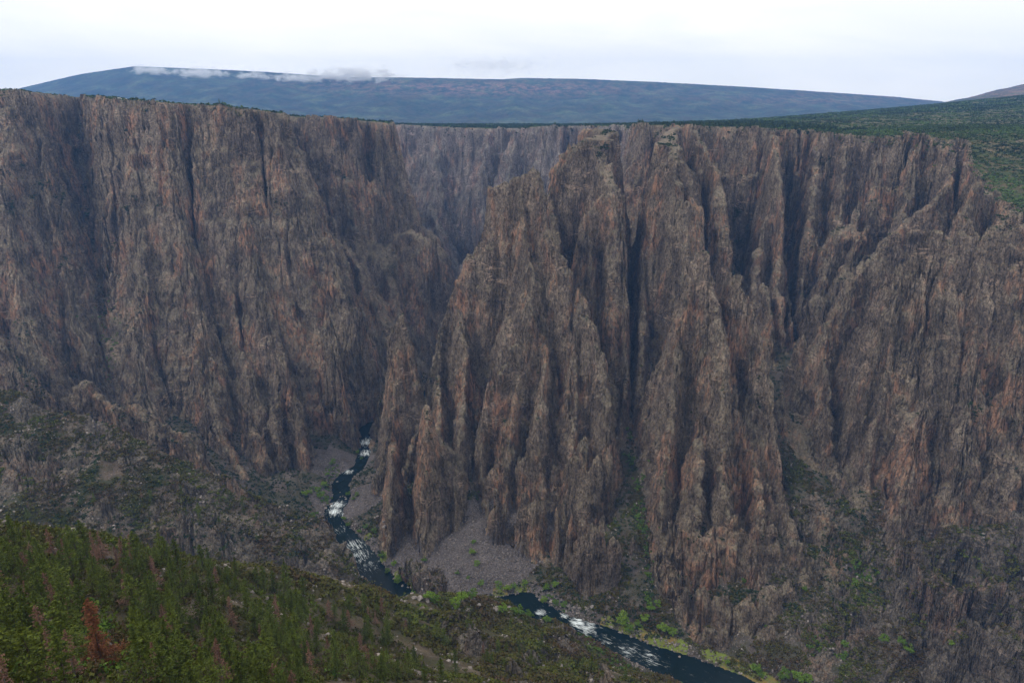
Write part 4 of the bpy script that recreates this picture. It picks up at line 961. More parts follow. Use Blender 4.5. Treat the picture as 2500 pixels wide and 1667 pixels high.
x, y = x[kk], y[kk]; rubble('slope_rubble', x, y, (.3+.8*rng.random(len(x))**2.5)*np.clip(np.hypot(x, y)/330, .35, 1), 'pale broken rock strewn over the brushy slopes', 31, np.clip(.35+.6*rng.random(len(x)), 0, 1))
n = 90000; x = rng.uniform(-330, 330, n); y = rng.uniform(560, 1000, n); i_ = idat(x, y)
kk = ((i_ == CONE) | ((i_ == FLOOR) & (samp(DRB, x, y) < 12))) & (samp(DRB, x, y) > .5) & (rng.random(n) < .75)
x, y = x[kk], y[kk]; rubble('scree_blocks', x, y, .22+.8*rng.random(len(x))**3, 'grey angular blocks of the scree fans', 32, np.clip(.15+.6*rng.random(len(x)), 0, 1))
# ---- plateau cover
n = 90000
tq = rng.uniform(-.95, .95, n); y = 1000+2290*rng.random(n)**.8; x = tq*(y+120)
i_ = idat(x, y); z = samp(Hb, x, y)
keep = (i_ == PLATEAU) & (samp(RBs, x, y) < .35) & view_ok(x, y, z) & (field(x, y, 90, 5) > -.22) & ((x > 150) | (rng.random(n) < .5))
road = inpoly(*proj(x, y, z)[:2], [(1880, 318), (2350, 333), (2352, 341), (1900, 326)]) | inpoly(*proj(x, y, z)[:2], [(1980, 318), (2080, 312), (2110, 322), (1990, 326)]) | inpoly(*proj(x, y, z)[:2], [(225, 212), (395, 224), (395, 240), (225, 232)])
keep &= ~road
x, y, z = x[keep], y[keep], z[keep]
rad = (2.0+3.4*rng.random(len(x))**1.8)*np.where(y > 2200, 1.6, 1.)
xe = rng.uniform(520, 1100, 16000); ye = rng.uniform(840, 1500, 16000); ze = samp(Hb, xe, ye); ke = (idat(xe, ye) == PLATEAU) & view_ok(xe, ye, ze)
x = np.r_[x, xe[ke]]; y = np.r_[y, ye[ke]]; rad = np.r_[rad, 1.8+2.4*rng.random(ke.sum())**1.5]
tn = np.clip(.42+1.0*field(x, y, 130, 6)+.3*(rng.random(len(x))-.5), .02, .98)
scatter_stuff('oak_scrub', x, y, rad, rad*.8, (13, .36), M_PLATV, 'green oak scrub covering the plateau', 'scrub', 5, -.3, tn)
for nm_, PL_, cnt, lb_ in (('rim_brush', RIM_L[:18], 2600, 'green brush along the top of the left cliff'), ('rim_brush', RIM_F[12:34], 5200, 'dark brush along the top of the right cliffs')):
    q_ = np.array(PL_); sg = np.r_[0, np.cumsum(np.hypot(*np.diff(q_, axis=0).T))]; a = rng.random(cnt)*sg[-1]
    bx_ = np.interp(a, sg, q_[:, 0])+rng.normal(0, 7, cnt); by_ = np.interp(a, sg, q_[:, 1])+rng.normal(9, 13, cnt)
    kk = (samp(GM, bx_, by_) < 2.8) & (slope(bx_, by_) < 1.4); bx_, by_ = bx_[kk], by_[kk]; rr_ = (1.9+2.8*rng.random(len(bx_))**1.6)*(1.2 if PL_[0][0] < -1000 else 1.)
    scatter_stuff(nm_, bx_, by_, rr_, rr_*1.1, (16, .33), M_PLATV, lb_, 'brush', 9+len(lb_) % 7, -.3)
n = 26000
y = rng.uniform(1380, 3280, n); x = rng.uniform(-1000, 700, n); i_ = idat(x, y); z = samp(Hb, x, y)
kk = (i_ == PLATEAU) & view_ok(x, y, z) & ((y > 1700) | (x > 150)) & (field(x, y, 120, 25) > -.12); x, y = x[kk], y[kk]; rad = 3.+2.6*rng.random(len(x))
scatter_stuff('woodland', x, y, rad, rad*1.5, (14, .34), M_SHRUBD, 'dark juniper woodland along the far rims', 'woodland', 8, -.3)
# ---- green on ledges and in gullies
n = 260000
tq = rng.uniform(-.8, .8, n); y = rng.uniform(600, 2300, n); x = tq*(y+120)
rk_ = samp(RBs, x, y); z = samp(Hb, x, y); i_ = idat(x, y)
kk = view_ok(x, y, z) & (i_ != PLATEAU) & (samp(DRB, x, y) > 4) & ((field(x, y, 60, 15) > .05) | (i_ == FLOOR))
x, y, i_ = x[kk], y[kk], i_[kk]; sl = par(slope, x.astype(f32), y.astype(f32))
kk = (sl < 1.15) & ((i_ != CONE)) & (rng.random(len(x)) < np.where((i_ == FLOOR), .55, .55)); x, y, i_ = x[kk], y[kk], i_[kk]
rad = 1.2+1.7*rng.random(len(x))**1.5
scatter_stuff('ledge_scrub', x, y, rad, rad*1.1, (16, .33), M_SHRUBD, 'dark green scrub on ledges and gully floors', 'scrub', 6, -.3)
pu, pv = [], []
for (u, v, a_, b_, c_) in [(30, 400, 30, 9, 90), (95, 432, 28, 9, 90), (140, 455, 16, 7, 50), (20, 470, 14, 12, 50), (205, 500, 12, 12, 50), (215, 552, 20, 9, 60), (182, 330, 4, 40, 60), (195, 430, 5, 30, 50), (250, 540, 10, 6, 30), (290, 448, 18, 5, 50), (640, 432, 14, 6, 50), (612, 425, 8, 6, 25), (345, 262, 12, 4, 30), (520, 262, 30, 4, 60), (330, 728, 24, 6, 60), (150, 600, 16, 10, 40), (90, 880, 22, 18, 90), (50, 860, 20, 14, 60), (110, 905, 20, 14, 60),
                           (245, 690, 10, 30, 70), (855, 340, 8, 14, 26), (790, 400, 10, 6, 20), (905, 610, 12, 5, 24), (1690, 500, 16, 10, 60), (1722, 535, 12, 8, 40), (1700, 560, 12, 12, 40), (1444, 640, 4, 24, 40), (1446, 560, 3, 30, 30), (1384, 330, 16, 6, 30), (1375, 350, 18, 4, 20), (1900, 370, 14, 5, 40), (2000, 455, 16, 5, 40), (1700, 720, 6, 16, 30), (1745, 900, 5, 30, 40), (2240, 945, 22, 6, 50), (2330, 480, 20, 20, 60), (2300, 510, 20, 10, 40),
                           (1000, 880, 8, 30, 50), (975, 860, 8, 10, 30), (990, 980, 6, 12, 20), (1690, 600, 8, 26, 50), (2010, 505, 5, 14, 16), (1620, 1230, 40, 12, 50), (1700, 1360, 50, 12, 70), (1600, 1330, 40, 10, 50), (1900, 1260, 20, 30, 60), (1985, 1180, 6, 30, 40), (400, 1010, 60, 20, 60), (300, 960, 40, 10, 40), (240, 600, 8, 20, 30), (1530, 290, 26, 4, 60), (1560, 300, 14, 5, 40)]:
    pu += list(u+rng.normal(0, a_*.6, c_)); pv += list(v+rng.normal(0, b_*.6, c_))
x, y, ok = raycast(np.array(pu), np.array(pv)); kk = ok & (slope(x, y) < 7) & (samp(DRB, x, y) > 4); x, y = x[kk], y[kk]; rad = 1.3+1.7*rng.random(len(x))**1.5
scatter_stuff('cliff_scrub', x, y, rad*(1+.4*(y > 1150)), rad*1.1, (26, .26), M_SHRUBD, 'dark green scrub clinging to the ledges of the cliffs', 'scrub', 12, -.3)
# bright thickets: gully floors and river margins, picked out region by region: (u, v, radius m, count)
gx_, gy_ = [], []
for (u, v, r, c) in [(1445, 1000, 6, 14), (1452, 1060, 7, 20), (1458, 1110, 8, 26), (1466, 1160, 8, 26), (1474, 1210, 8, 26), (1482, 1260, 7, 22), (1490, 1320, 6, 18), (1494, 1370, 6, 16), (243, 745, 16, 30), (248, 800, 12, 20), (250, 860, 10, 18), (235, 765, 12, 20),
                     (1290, 1425, 14, 26), (1350, 1470, 16, 40), (1260, 1405, 10, 18), (1400, 1510, 14, 34), (1450, 1540, 10, 20), (1560, 1560, 12, 20), (1180, 1408, 6, 8), (1990, 1320, 10, 20), (1975, 1290, 8, 14), (1880, 1480, 12, 14), (760, 1080, 10, 20), (735, 1125, 10, 22), (745, 1150, 7, 14), (715, 1180, 5, 8)]:
    a_, b_, ok = raycast(u+rng.normal(0, 3, 3), v+rng.normal(0, 3, 3))
    if ok[0]: c = int(c*1.5); gx_ += list(a_[0]+rng.normal(0, r*.6, c)); gy_ += list(b_[0]+rng.normal(0, r*.9, c))
x, y = np.array(gx_), np.array(gy_); kk = samp(DRB, x, y) > 2; kk &= slope(x, y) < 4.5; x, y = x[kk], y[kk]; rad = 1.5+1.8*rng.random(len(x))
scatter_stuff('thicket', x, y, rad, rad*1.2, (40, .22), M_SHRUBB, 'bright green thickets in gullies and beside the river', 'thicket', 7, -.3)
# ------------------------------------------------------------------ trees
def tube(rings, sides=7):
    V = []; F = []
    for k, (cx, cy, cz, r) in enumerate(rings):
        for s in range(sides):
            a = 2*math.pi*s/sides; V.append((cx+r*math.cos(a), cy+r*math.sin(a), cz))
    for k in range(len(rings)-1):
        for s in range(sides):
            s2 = (s+1) % sides; F.append((k*sides+s, k*sides+s2, (k+1)*sides+s2, (k+1)*sides+s))
    return V, F
def cat_meshes(L):
    V = []; F = []
    for v, f in L:
        o = len(V); V += list(v); F += [tuple(i+o for i in q) for q in f]
    return np.array(V, f32), np.array(F)
def conifer(seed, wid, sparse, mat, bark, nbr=92, droop=.25, leafn=24, ls=.019):
    """unit height 1: returns trunk mesh, crown mesh"""
    r = np.random.default_rng(seed)
    lean = r.normal(0, .012, 2)
    parts = [tube([(lean[0]*t_, lean[1]*t_, t_-.02, .017*(1-t_*.93)+.0008) for t_ in np.linspace(0, 1.0, 6)])]
    Q_ = []; T_ = []
    for b in range(nbr):
        h0 = .10+.89*((b+.5)/nbr)**.92
        if r.random() < sparse*.35: continue
        prof = (1-h0)**.8*(.75+.35*math.sin(h0*9+seed)) if h0 > .25 else (.55+h0*1.2)*.82
        Lb = wid*max(prof, .04)*r.uniform(.65, 1.2); az = b*2.399+r.normal(0, .35)
        d = np.array([math.cos(az), math.sin(az)]); rise = r.uniform(.05, .35)*(1 if h0 > .6 else .4)
        base = np.array([lean[0]*h0, lean[1]*h0, h0])
        tip = base+np.array([d[0]*Lb, d[1]*Lb, Lb*(rise-droop)])
        w = .0035*(1-h0)+.0012; up = np.array([0, 0, w]); sd = np.array([-d[1], d[0], 0])*w
        parts.append(([base-sd, base+sd, tip+sd*.2, tip-sd*.2, base-up, base+up, tip+up*.2, tip-up*.2], [(0, 1, 2, 3), (4, 5, 6, 7)]))
        n = int(leafn*(.35+1.1*Lb/wid)*(1-.5*sparse)); tt_ = r.random(n)**.7
        c = base+(tip-base)*tt_[:, None]*1.05 + r.normal(size=(n, 3))*np.array([.26, .26, .12])*Lb*.42*(.4+.6*tt_[:, None])
        c[:, 2] -= droop*.12*Lb*tt_**2
        a = r.normal(size=(n, 3))*np.array([1, 1, .6])+np.array([d[0], d[1], 0])*.8; a /= np.linalg.norm(a, axis=1, keepdims=True)
        bb = np.cross(a, r.normal(size=(n, 3))); bb /= np.linalg.norm(bb, axis=1, keepdims=True)
        s1 = ls*(.6+.8*r.random(n))[:, None]*(1-.25*sparse); s2 = s1*.42
        Q_.append(np.stack([c-a*s1, c+bb*s2, c+a*s1, c-bb*s2], 1).reshape(-1, 3)); T_.append(np.clip(r.random(n)*.6+.25*r.random(), 0, 1))
    Vt, Ft = cat_meshes(parts)
    U = np.concatenate(Q_); T = np.concatenate(T_)
    return mesh_np('trunk', Vt, Ft, bark), unit_mesh('crown', U, T, mat)
def broadleaf(seed, mat, bark):
    r = np.random.default_rng(seed)
    parts = [tube([(0, 0, -.04, .035), (.01, 0, .2, .026), (.02, .01, .42, .018), (.02, .02, .75, .006)])]
    Q_ = []; T_ = []
    cl = []
    for b in range(17):
        az = b*2.4; h0 = r.uniform(.2, .6); L_ = r.uniform(.16, .40)*(1.1-h0*.6)
        tip = np.array([math.cos(az)*L_, math.sin(az)*L_, min(h0+r.uniform(.08, .42), .95)]); base = np.array([.012, .005, h0*.75]); w = .007
        sd = np.array([-math.sin(az), math.cos(az), 0])*w; up = np.array([0, 0, w])
        parts.append(([base-sd, base+sd, tip+sd*.3, tip-sd*.3, base-up, base+up, tip+up*.3, tip-up*.3], [(0, 1, 2, 3), (4, 5, 6, 7)]))
        cl.append((tip, r.uniform(.10, .19)))
    for c0, rad in cl:
        n = 62; d = r.normal(size=(n, 3)); d /= np.linalg.norm(d, axis=1, keepdims=True)
        c = c0+d*rad*(r.random(n)**.45)[:, None]*np.array([1, 1, .75])
        a = r.normal(size=(n, 3)); a /= np.linalg.norm(a, axis=1, keepdims=True); bb = np.cross(a, r.normal(size=(n, 3))); bb /= np.linalg.norm(bb, axis=1, keepdims=True)
        s1 = .034*(.6+.8*r.random(n))[:, None]
        Q_.append(np.stack([c-a*s1, c+bb*s1*.7, c+a*s1, c-bb*s1*.7], 1).reshape(-1, 3)); T_.append(np.clip(r.random(n)*.6+.3*r.random(), 0, 1))
    Vt, Ft = cat_meshes(parts)
    return mesh_np('trunk', Vt, Ft, bark), unit_mesh('crown', np.concatenate(Q_), np.concatenate(T_), mat)
def tree_thing(name, proto, x, y, z, h, wsc, label, cat, group=None):
    e_ = bpy.data.objects.new(name, None); COL.objects.link(e_); e_.empty_display_size = .5
    e_.location = (x, y, z); e_.scale = (h*wsc, h*wsc, h); e_.rotation_euler = (0, 0, random.random()*6.28)
    for nm_, me_ in zip(('trunk', 'crown'), proto):
        c = bpy.data.objects.new(nm_, me_); COL.objects.link(c); c.parent = e_
    return tag(e_, label, cat, group)
GREENC = [conifer(100+i, w, s, M_PINE, M_BARK, 100, .22, 30) for i, (w, s) in enumerate([(.34, 0), (.30, .1), (.38, .05), (.27, .2), (.42, .12)])]
DEADC = [conifer(200+i, w, .45, M_DEAD, M_GBARK, 100, .3, 30) for i, w in enumerate([.26, .32, .22])]
REDC = conifer(301, .36, .12, M_RED, M_BARK, 190, .12, 95, .0105)
RIVC = [broadleaf(400+i, M_RIVT, M_GBARK) for i in range(4)]
log('tree protos')
def zone(x, y, z):
    u, v, _ = proj(x, y, z)
    if v < 1250: return 'on the stony ridge beyond the foreground slope'
    if u < 620: return 'in the dense stand on the lower left slope'
    if u < 1050: return 'on the middle of the foreground slope'
    return 'on the foreground slope close to the river'
def dens(u, v):
    # stand density in the picture's own terms, used to choose where trees grow
    d = 0.
    if v > 1240+.13*u and u < 700: d = 1.0
    if v > 1400 and u < 900: d = max(d, .8)
    if v > 1440 and u < 1250: d = max(d, .30)
    if v > 1520 and u < 1500: d = max(d, .25)
    if 1130 < v < 1240 and u < 600: d = max(d, .16)
    return d
tr = random.Random(5); cand = []
while len(cand) < 640:
    u = tr.uniform(-60, 1500); v = tr.uniform(1110, 1640 if u < 700 else 1575)
    if tr.random() < dens(u, min(v, 1567)): cand.append((u, v))
cu = np.array([c[0] for c in cand]); cv = np.array([c[1] for c in cand]); tx_, ty_, ok = raycast(cu, cv)
tz_ = height(tx_.astype(f32), ty_.astype(f32)); used = []; cntd = 0
for i in range(len(cand)):
    if not ok[i]: continue
    x, y, z = float(tx_[i]), float(ty_[i]), float(tz_[i])
    if (z > -20) or samp(DRB, np.array([x]), np.array([y]))[0] < 6: continue
    dmin = 2.6+.004*y
    if any((x-a)**2+(y-b)**2 < dmin*dmin for a, b in used): continue
    if abs(cu[i]-250) < 75 and 1440 < cv[i] < 1720: continue
    if len(used) > 288: break
    used.append((x, y)); zn = zone(x, y, z)
    big_ = y < 220
    if tr.random() < .2:
        h = tr.uniform(9, 14); tree_thing('dead_conifer', DEADC[i % 3], x, y, z, h, tr.uniform(.8, 1.2), 'bare pinkish brown dead conifer '+zn, 'dead tree', 'dead conifers '+zn)
    else:
        h = tr.uniform(10.5, 18)*(1 if y < 330 else .9); tree_thing('conifer', GREENC[i % 5], x, y, z, h, tr.uniform(.85, 1.25), 'dark green conifer '+zn, 'conifer', 'green conifers '+zn)
log('conifers', len(used))
def at(u, v):
    a, b, ok_ = raycast([u], [v]); a, b = float(a[0]), float(b[0]); return a, b, float(height(np.array([a], f32), np.array([b], f32))[0])
x, y, z = wp(250, 1585, 104); z = float(height(np.array([x], f32), np.array([y], f32))[0])
tree_thing('dead_conifer', REDC, x, y, z-.3, 17.5, .8, 'big rust red dead conifer standing out at the lower left', 'dead tree')
# single conifers near the crest of the slope
for (u, v, h, lb) in [(545, 1326, 13, 'tall green conifer alone on the crest of the foreground slope'), (505, 1322, 8, 'small brown topped conifer beside the tall one on the slope crest'), (1435, 1560, 13, 'dark conifer above the river at the foot of the slope'), (1130, 1530, 12, 'dark conifer in the dip right of the slope centre'), (870, 1385, 7, 'small dark conifer at the water edge below the cliff nose')]:
    x, y, z = at(u, v); tree_thing('conifer', GREENC[3], x, y, z-.2, h, 1., lb, 'conifer')
# riverside trees: (u, v base, height)
RT = [(878, 1284, 9, 'on the near end of the river bank below the spires'), (905, 1300, 7, None), (915, 1337, 9, None), (890, 1315, 6, None), (975, 1292, 7, None), (1085, 1275, 8, None), (1088, 1250, 6, None), (1095, 1300, 7, None), (1050, 1320, 5, None), (1075, 1330, 4, None),
      (1060, 1388, 10, None), (1045, 1395, 8, None), (1085, 1375, 8, None), (950, 1358, 6, None), (985, 1380, 8, None), (1000, 1385, 7, None), (1105, 1345, 7, None), (1145, 1350, 8, None), (1165, 1360, 9, None), (1180, 1352, 7, None), (1205, 1345, 7, None), (1255, 1355, 7, None), (1275, 1350, 8, None), (1250, 1385, 8, None), (1275, 1390, 7, None), (1295, 1395, 7, None),
      (1430, 1435, 13, None), (1445, 1452, 9, None), (1480, 1428, 9, None), (1465, 1440, 7, None), (1520, 1455, 12, None), (1545, 1460, 9, None), (1495, 1405, 9, None), (1510, 1392, 7, None), (1670, 1525, 5, None), (1735, 1545, 9, None), (1745, 1555, 7, None), (1800, 1560, 10, None), (1830, 1566, 11, None), (1855, 1560, 9, None), (1760, 1440, 4, None),
      (765, 1068, 9, None), (752, 1095, 7, None), (745, 1120, 9, None), (738, 1145, 10, None), (730, 1130, 7, None), (700, 1140, 8, None), (712, 1135, 7, None), (718, 1190, 8, None), (830, 1058, 6, None), (822, 1042, 6, None), (800, 1140, 7, None), (812, 1150, 6, None), (820, 1140, 6, None), (790, 1195, 6, None), (800, 1210, 6, None), (840, 1215, 7, None), (860, 1225, 7, None), (825, 1225, 6, None),
      (1155, 1408, 8, None), (1190, 1415, 9, None), (1215, 1420, 9, None), (1255, 1430, 8, None), (2030, 1470, 8, None), (2085, 1500, 9, None), (2070, 1480, 8, None), (1935, 1500, 9, None), (1940, 1480, 7, None), (1965, 1330, 7, None), (1850, 1350, 6, None), (2190, 1470, 6, None), (1710, 1320, 5, None)]
def rzone(u, v):
    if v < 1230 and u < 900: return 'beside the rapids at the upper bend of the river'
    if u < 1020: return 'along the bank between the spires and the water'
    if u < 1140: return 'on the grey scree below the central massif'
    if u < 1320 and v < 1402: return 'at the foot of the central massif by the dark pool'
    if u < 1320: return 'on the near bank by the dark pool'
    if u < 1600: return 'at the mouth of the green gully by the river'
    if u < 1860: return 'beside the lower river under the bluff'
    return 'on the brushy slope at the lower right'
for q, (u, v, h, _) in enumerate(RT):
    x, y, z = at(u, v); zn = rzone(u, v)
    tree_thing('cottonwood', RIVC[q % 4], x, y, z-.3, h*1.2, 1.2, 'bright green bushy cottonwood '+zn, 'tree', 'cottonwoods '+zn)
# rim trees
RIMT = [(268, 226, 9, 'pointed'), (276, 227, 7, 'pointed'), (349, 233, 8, 'pointed'), (505, 243, 9, 'pair'), (512, 243, 9, 'pair'), (532, 247, 6, 'pair'), (541, 247, 9, 'pair'), (548, 248, 8, 'pair'), (646, 262, 6, 'edge'), (433, 238, 6, 'edge')]
for q, (u, v, h, k) in enumerate(RIMT):
    x, y, z = at(u, v+2); 
    if y > 1500: x, y, z = wp(u, v+2, 1330); z = float(height(np.array([x], f32), np.array([y], f32))[0])
    lb = {'pointed': 'dark pointed conifer beside the vehicles on the left rim', 'pair': 'dark conifer in the small row on the left rim', 'edge': 'small lone conifer near the cliff edge of the left rim'}[k]
    tree_thing('conifer', GREENC[q % 5], x, y, z-.3, h*1.1, 1.25, lb, 'conifer', {'pointed': 'conifers by the rim vehicles', 'pair': 'row of conifers on the left rim', 'edge': 'lone conifers on the left rim'}[k])
tr2 = random.Random(9)
for q in range(120):
    zoneq = q % 3
    if zoneq == 0: u, v, lb, gp = tr2.uniform(1500, 1570), tr2.uniform(287, 300), 'small tree on the top of the tallest rock fin', 'trees on the tallest rock fin'
    elif zoneq == 1: u = tr2.uniform(1600, 2230); v = np.interp(u, [1600, 1830, 2000, 2230], [290, 300, 314, 330])+tr2.uniform(-4, 6); lb, gp = 'dark rounded tree along the right rim', 'trees along the right rim'
    else: u = tr2.uniform(1240, 1480); v = tr2.uniform(287, 292); lb, gp = 'dark tree on the distant rim behind the fins', 'trees on the distant rim'
    if zoneq == 0 and q > 45: continue
    x, y, z = at(u, v)
    if z < -130 or y < 900: continue
    h = tr2.uniform(6, 10) if zoneq else tr2.uniform(3.5, 6)
    tree_thing('rim_tree', GREENC[q % 5], x, y, z-.4, h, 1.9, lb, 'tree', gp)
log('trees')
# ------------------------------------------------------------------ boulders by the water
def boulder(seed):
    r = np.random.default_rng(seed)
    import bmesh
    bm = bmesh.new(); bmesh.ops.create_icosphere(bm, subdivisions=3, radius=1)
    pl = r.normal(size=(9, 3)); pl /= np.linalg.norm(pl, axis=1, keepdims=True); dd = r.uniform(.55, .85, 9)
    for v in bm.verts:
        c = np.array(v.co)
        for p_, d_ in zip(pl, dd):
            k = c@p_-d_
            if k > 0: c = c-p_*k
        v.co = c*np.array([1.25, 1, .75])
    me = bpy.data.meshes.new('boulder'); bm.to_mesh(me); bm.free(); me.materials.append(M_BOULD); return me
BM = [boulder(i) for i in range(5)]
BP = [(1040, 1392, 3.2), (1055, 1388, 2.4), (1075, 1400, 2.6), (1100, 1390, 2.), (1140, 1400, 3.6), (1160, 1398, 2.6), (1130, 1392, 1.8), (1240, 1378, 2.2), (1266, 1383, 3.), (1290, 1392, 2.2), (1305, 1392, 2.4), (1318, 1395, 2.2), (1330, 1394, 2.6), (1345, 1396, 2.2), (1360, 1394, 2.4), (1300, 1404, 1.6), (1325, 1408, 1.6), (950, 1372, 2.2), (965, 1375, 2.6), (982, 1380, 2.), (905, 1330, 1.8), (925, 1347, 1.8), (882, 1190, 3.), (862, 1190, 2.4),
      (830, 1215, 1.8), (800, 1190, 2.), (815, 1205, 1.6), (760, 1160, 2.4), (748, 1168, 2.2), (745, 1160, 2.), (735, 1178, 2.2), (755, 1150, 1.8), (808, 1165, 2.), (795, 1150, 1.8), (775, 1110, 1.6), (1405, 1440, 1.8), (1425, 1452, 1.6), (1550, 1480, 1.6), (1560, 1512, 1.4), (1900, 1250, 2.), (2360, 1330, 4.), (2260, 1215, 3.2)]
for q in range(60):
    s_ = random.choice(BP); BP.append((s_[0]+random.gauss(0, 14), s_[1]+random.gauss(0, 5), s_[2]*random.uniform(.4, .8)))
for q, (u, v, r_) in enumerate(BP):
    x, y, z = at(u, v); o = bpy.data.objects.new('boulder', BM[q % 5]); COL.objects.link(o)
    o.location = (x, y, max(z, ZR-.3)+r_*.15); o.scale = (r_, r_, r_); o.rotation_euler = (random.uniform(-.3, .3), random.uniform(-.3, .3), random.random()*6.28)
    zn = 'beside the upper rapids' if v < 1240 and u < 900 else 'on the bank below the spires' if u < 1000 else 'between the pool and the near slope' if u < 1200 else 'along the far bank under the massif' if u < 1450 else 'near the lower river' if u < 1700 else 'on the lower right slope'
    tag(o, ('large' if r_ > 2. else 'small')+' grey angular boulder '+zn, 'boulder', ('large' if r_ > 2. else 'small')+' boulders '+zn)
# ------------------------------------------------------------------ vehicles on the left rim
import bmesh
def box_bm(bm, c, s, bev=0., taper=1.):
    r = bmesh.ops.create_cube(bm, size=1)
    for v in r['verts']:
        k = taper if v.co.z > 0 else 1.
        v.co = (c[0]+v.co.x*s[0]*k, c[1]+v.co.y*s[1]*(.5+.5*k), c[2]+v.co.z*s[2])
    if bev:
        ed = list({e_ for v in r['verts'] for e_ in v.link_edges}); bmesh.ops.bevel(bm, geom=ed, offset=bev, segments=2, affect='EDGES')
def bm_obj(name, fn, mat, parent):
    bm = bmesh.new(); fn(bm); me = bpy.data.meshes.new(name); bm.to_mesh(me); bm.free(); me.materials.append(mat)
    o = bpy.data.objects.new(name, me); COL.objects.link(o); o.parent = parent; return o
def wheels(e_, xs, hw, r_=.36):
    for a in xs:
        for s_ in (-1, 1):
            def w(bm, a=a, s_=s_):
                r = bmesh.ops.create_cone(bm, cap_ends=True, segments=16, radius1=r_, radius2=r_, depth=.24)
                for v in r['verts']: v.co = (a+v.co.x, s_*hw+v.co.z, r_+v.co.y)
            bm_obj('wheel', w, M_TYRE, e_)
def vehicle(u, v, kind, label, cat, rot):
    x, y, z = at(u, v)
    if y > 1500 or y < 1000: x, y, _ = wp(u, v, 1312)
    z = float(height(np.array([x], f32), np.array([y], f32))[0])
    e_ = bpy.data.objects.new({'camper': 'camper_van', 'car': 'parked_car', 'truck': 'pickup_truck'}[kind], None); COL.objects.link(e_); e_.location = (x, y, z+.1); e_.rotation_euler = (0, 0, rot)
    if kind == 'camper':
        bm_obj('body', lambda bm: (box_bm(bm, (-.6, 0, 1.75), (5.6, 2.3, 2.5), .15), box_bm(bm, (2.7, 0, 1.1), (1.6, 2.1, 1.2), .12), box_bm(bm, (2.1, 0, 2.5), (1.2, 2.2, .9), .15)), M_WHITE, e_)
        bm_obj('windscreen', lambda bm: box_bm(bm, (2.55, 0, 1.85), (.7, 1.9, .55), .05), M_GLASS, e_)
        for a in (-2.2, -.3):
            bm_obj('window', lambda bm, a=a: box_bm(bm, (a, 0, 2.0), (1., 2.33, .55)), M_GLASS, e_)
        wheels(e_, (-2.2, 2.7), 1.0, .42)
    elif kind == 'car':
        bm_obj('body', lambda bm: (box_bm(bm, (0, 0, .72), (4.6, 1.85, .75), .14), box_bm(bm, (-.2, 0, 1.55), (2.7, 1.66, .1), .04, .9)), M_WHITE, e_)
        bm_obj('window', lambda bm: box_bm(bm, (-.2, 0, 1.3), (3.1, 1.72, .46), .05, .82), M_GLASS, e_)
        wheels(e_, (-1.4, 1.4), .82)
    else:
        bm_obj('body', lambda bm: (box_bm(bm, (0, 0, .85), (5.6, 1.95, .7), .12), box_bm(bm, (.5, 0, 1.8), (1.9, 1.75, .1), .04, .9), box_bm(bm, (-1.9, 0, 1.35), (1.8, 1.9, .3), .05)), M_SILV, e_)
        bm_obj('window', lambda bm: box_bm(bm, (.5, 0, 1.5), (2.2, 1.8, .55), .05, .85), M_GLASS, e_)
        wheels(e_, (-1.8, 1.8), .9, .4)
    e_.scale = (1.15, 1.15, 1.15); tag(e_, label, cat)
vehicle(274, 226, 'camper', 'white camper van parked by two conifers on the left rim', 'camper van', .1)
vehicle(288, 228, 'car', 'small white car just right of the camper van on the rim', 'car', .3)
vehicle(330, 230, 'truck', 'silver pickup truck left of the lone conifer on the rim', 'pickup truck', .5)
vehicle(342, 231, 'car', 'white car parked just left of the lone rim conifer', 'car', -.2)
vehicle(360, 232, 'car', 'white car parked right of the lone rim conifer', 'car', .2)
vehicle(380, 232, 'car', 'rightmost white car at the end of the rim car park', 'car', .1)
# bare snag at the right edge
x, y, z = at(2335, 1560); tree_thing('bare_tree', conifer(777, .35, .9, M_DEAD, M_BARK, 60, -.25, 3), x, y, z-.3, 24, .9, 'thin bare tree at the right bottom edge', 'dead tree')
# ------------------------------------------------------------------ air, sky, light, camera
def box_mesh(name, lo, hi, mat):
    V = np.array([(a, b, c) for c in (lo[2], hi[2]) for b in (lo[1], hi[1]) for a in (lo[0], hi[0])], f32)
    F = np.array([(0, 2, 3, 1), (4, 5, 7, 6), (0, 1, 5, 4), (2, 6, 7, 3), (0, 4, 6, 2), (1, 3, 7, 5)])
    return mesh_np(name, V, F, mat)
t = NT_('air'); t.n.remove(t.b); pv = t.new('ShaderNodeVolumePrincipled')
pv.inputs['Color'].default_value = (*HAZE_COL, 1); pv.inputs['Density'].default_value = HAZE_D; pv.inputs['Anisotropy'].default_value = 0.
t.lk(pv.outputs[0], t.n['Material Output'].inputs['Volume'])
if HAZE_D > 0: tag(link('haze', box_mesh('haze', (-13000, -60, -600), (13000, 10100, 640), t.m)), 'thin blue haze filling the canyon air', 'haze', None, 'stuff')
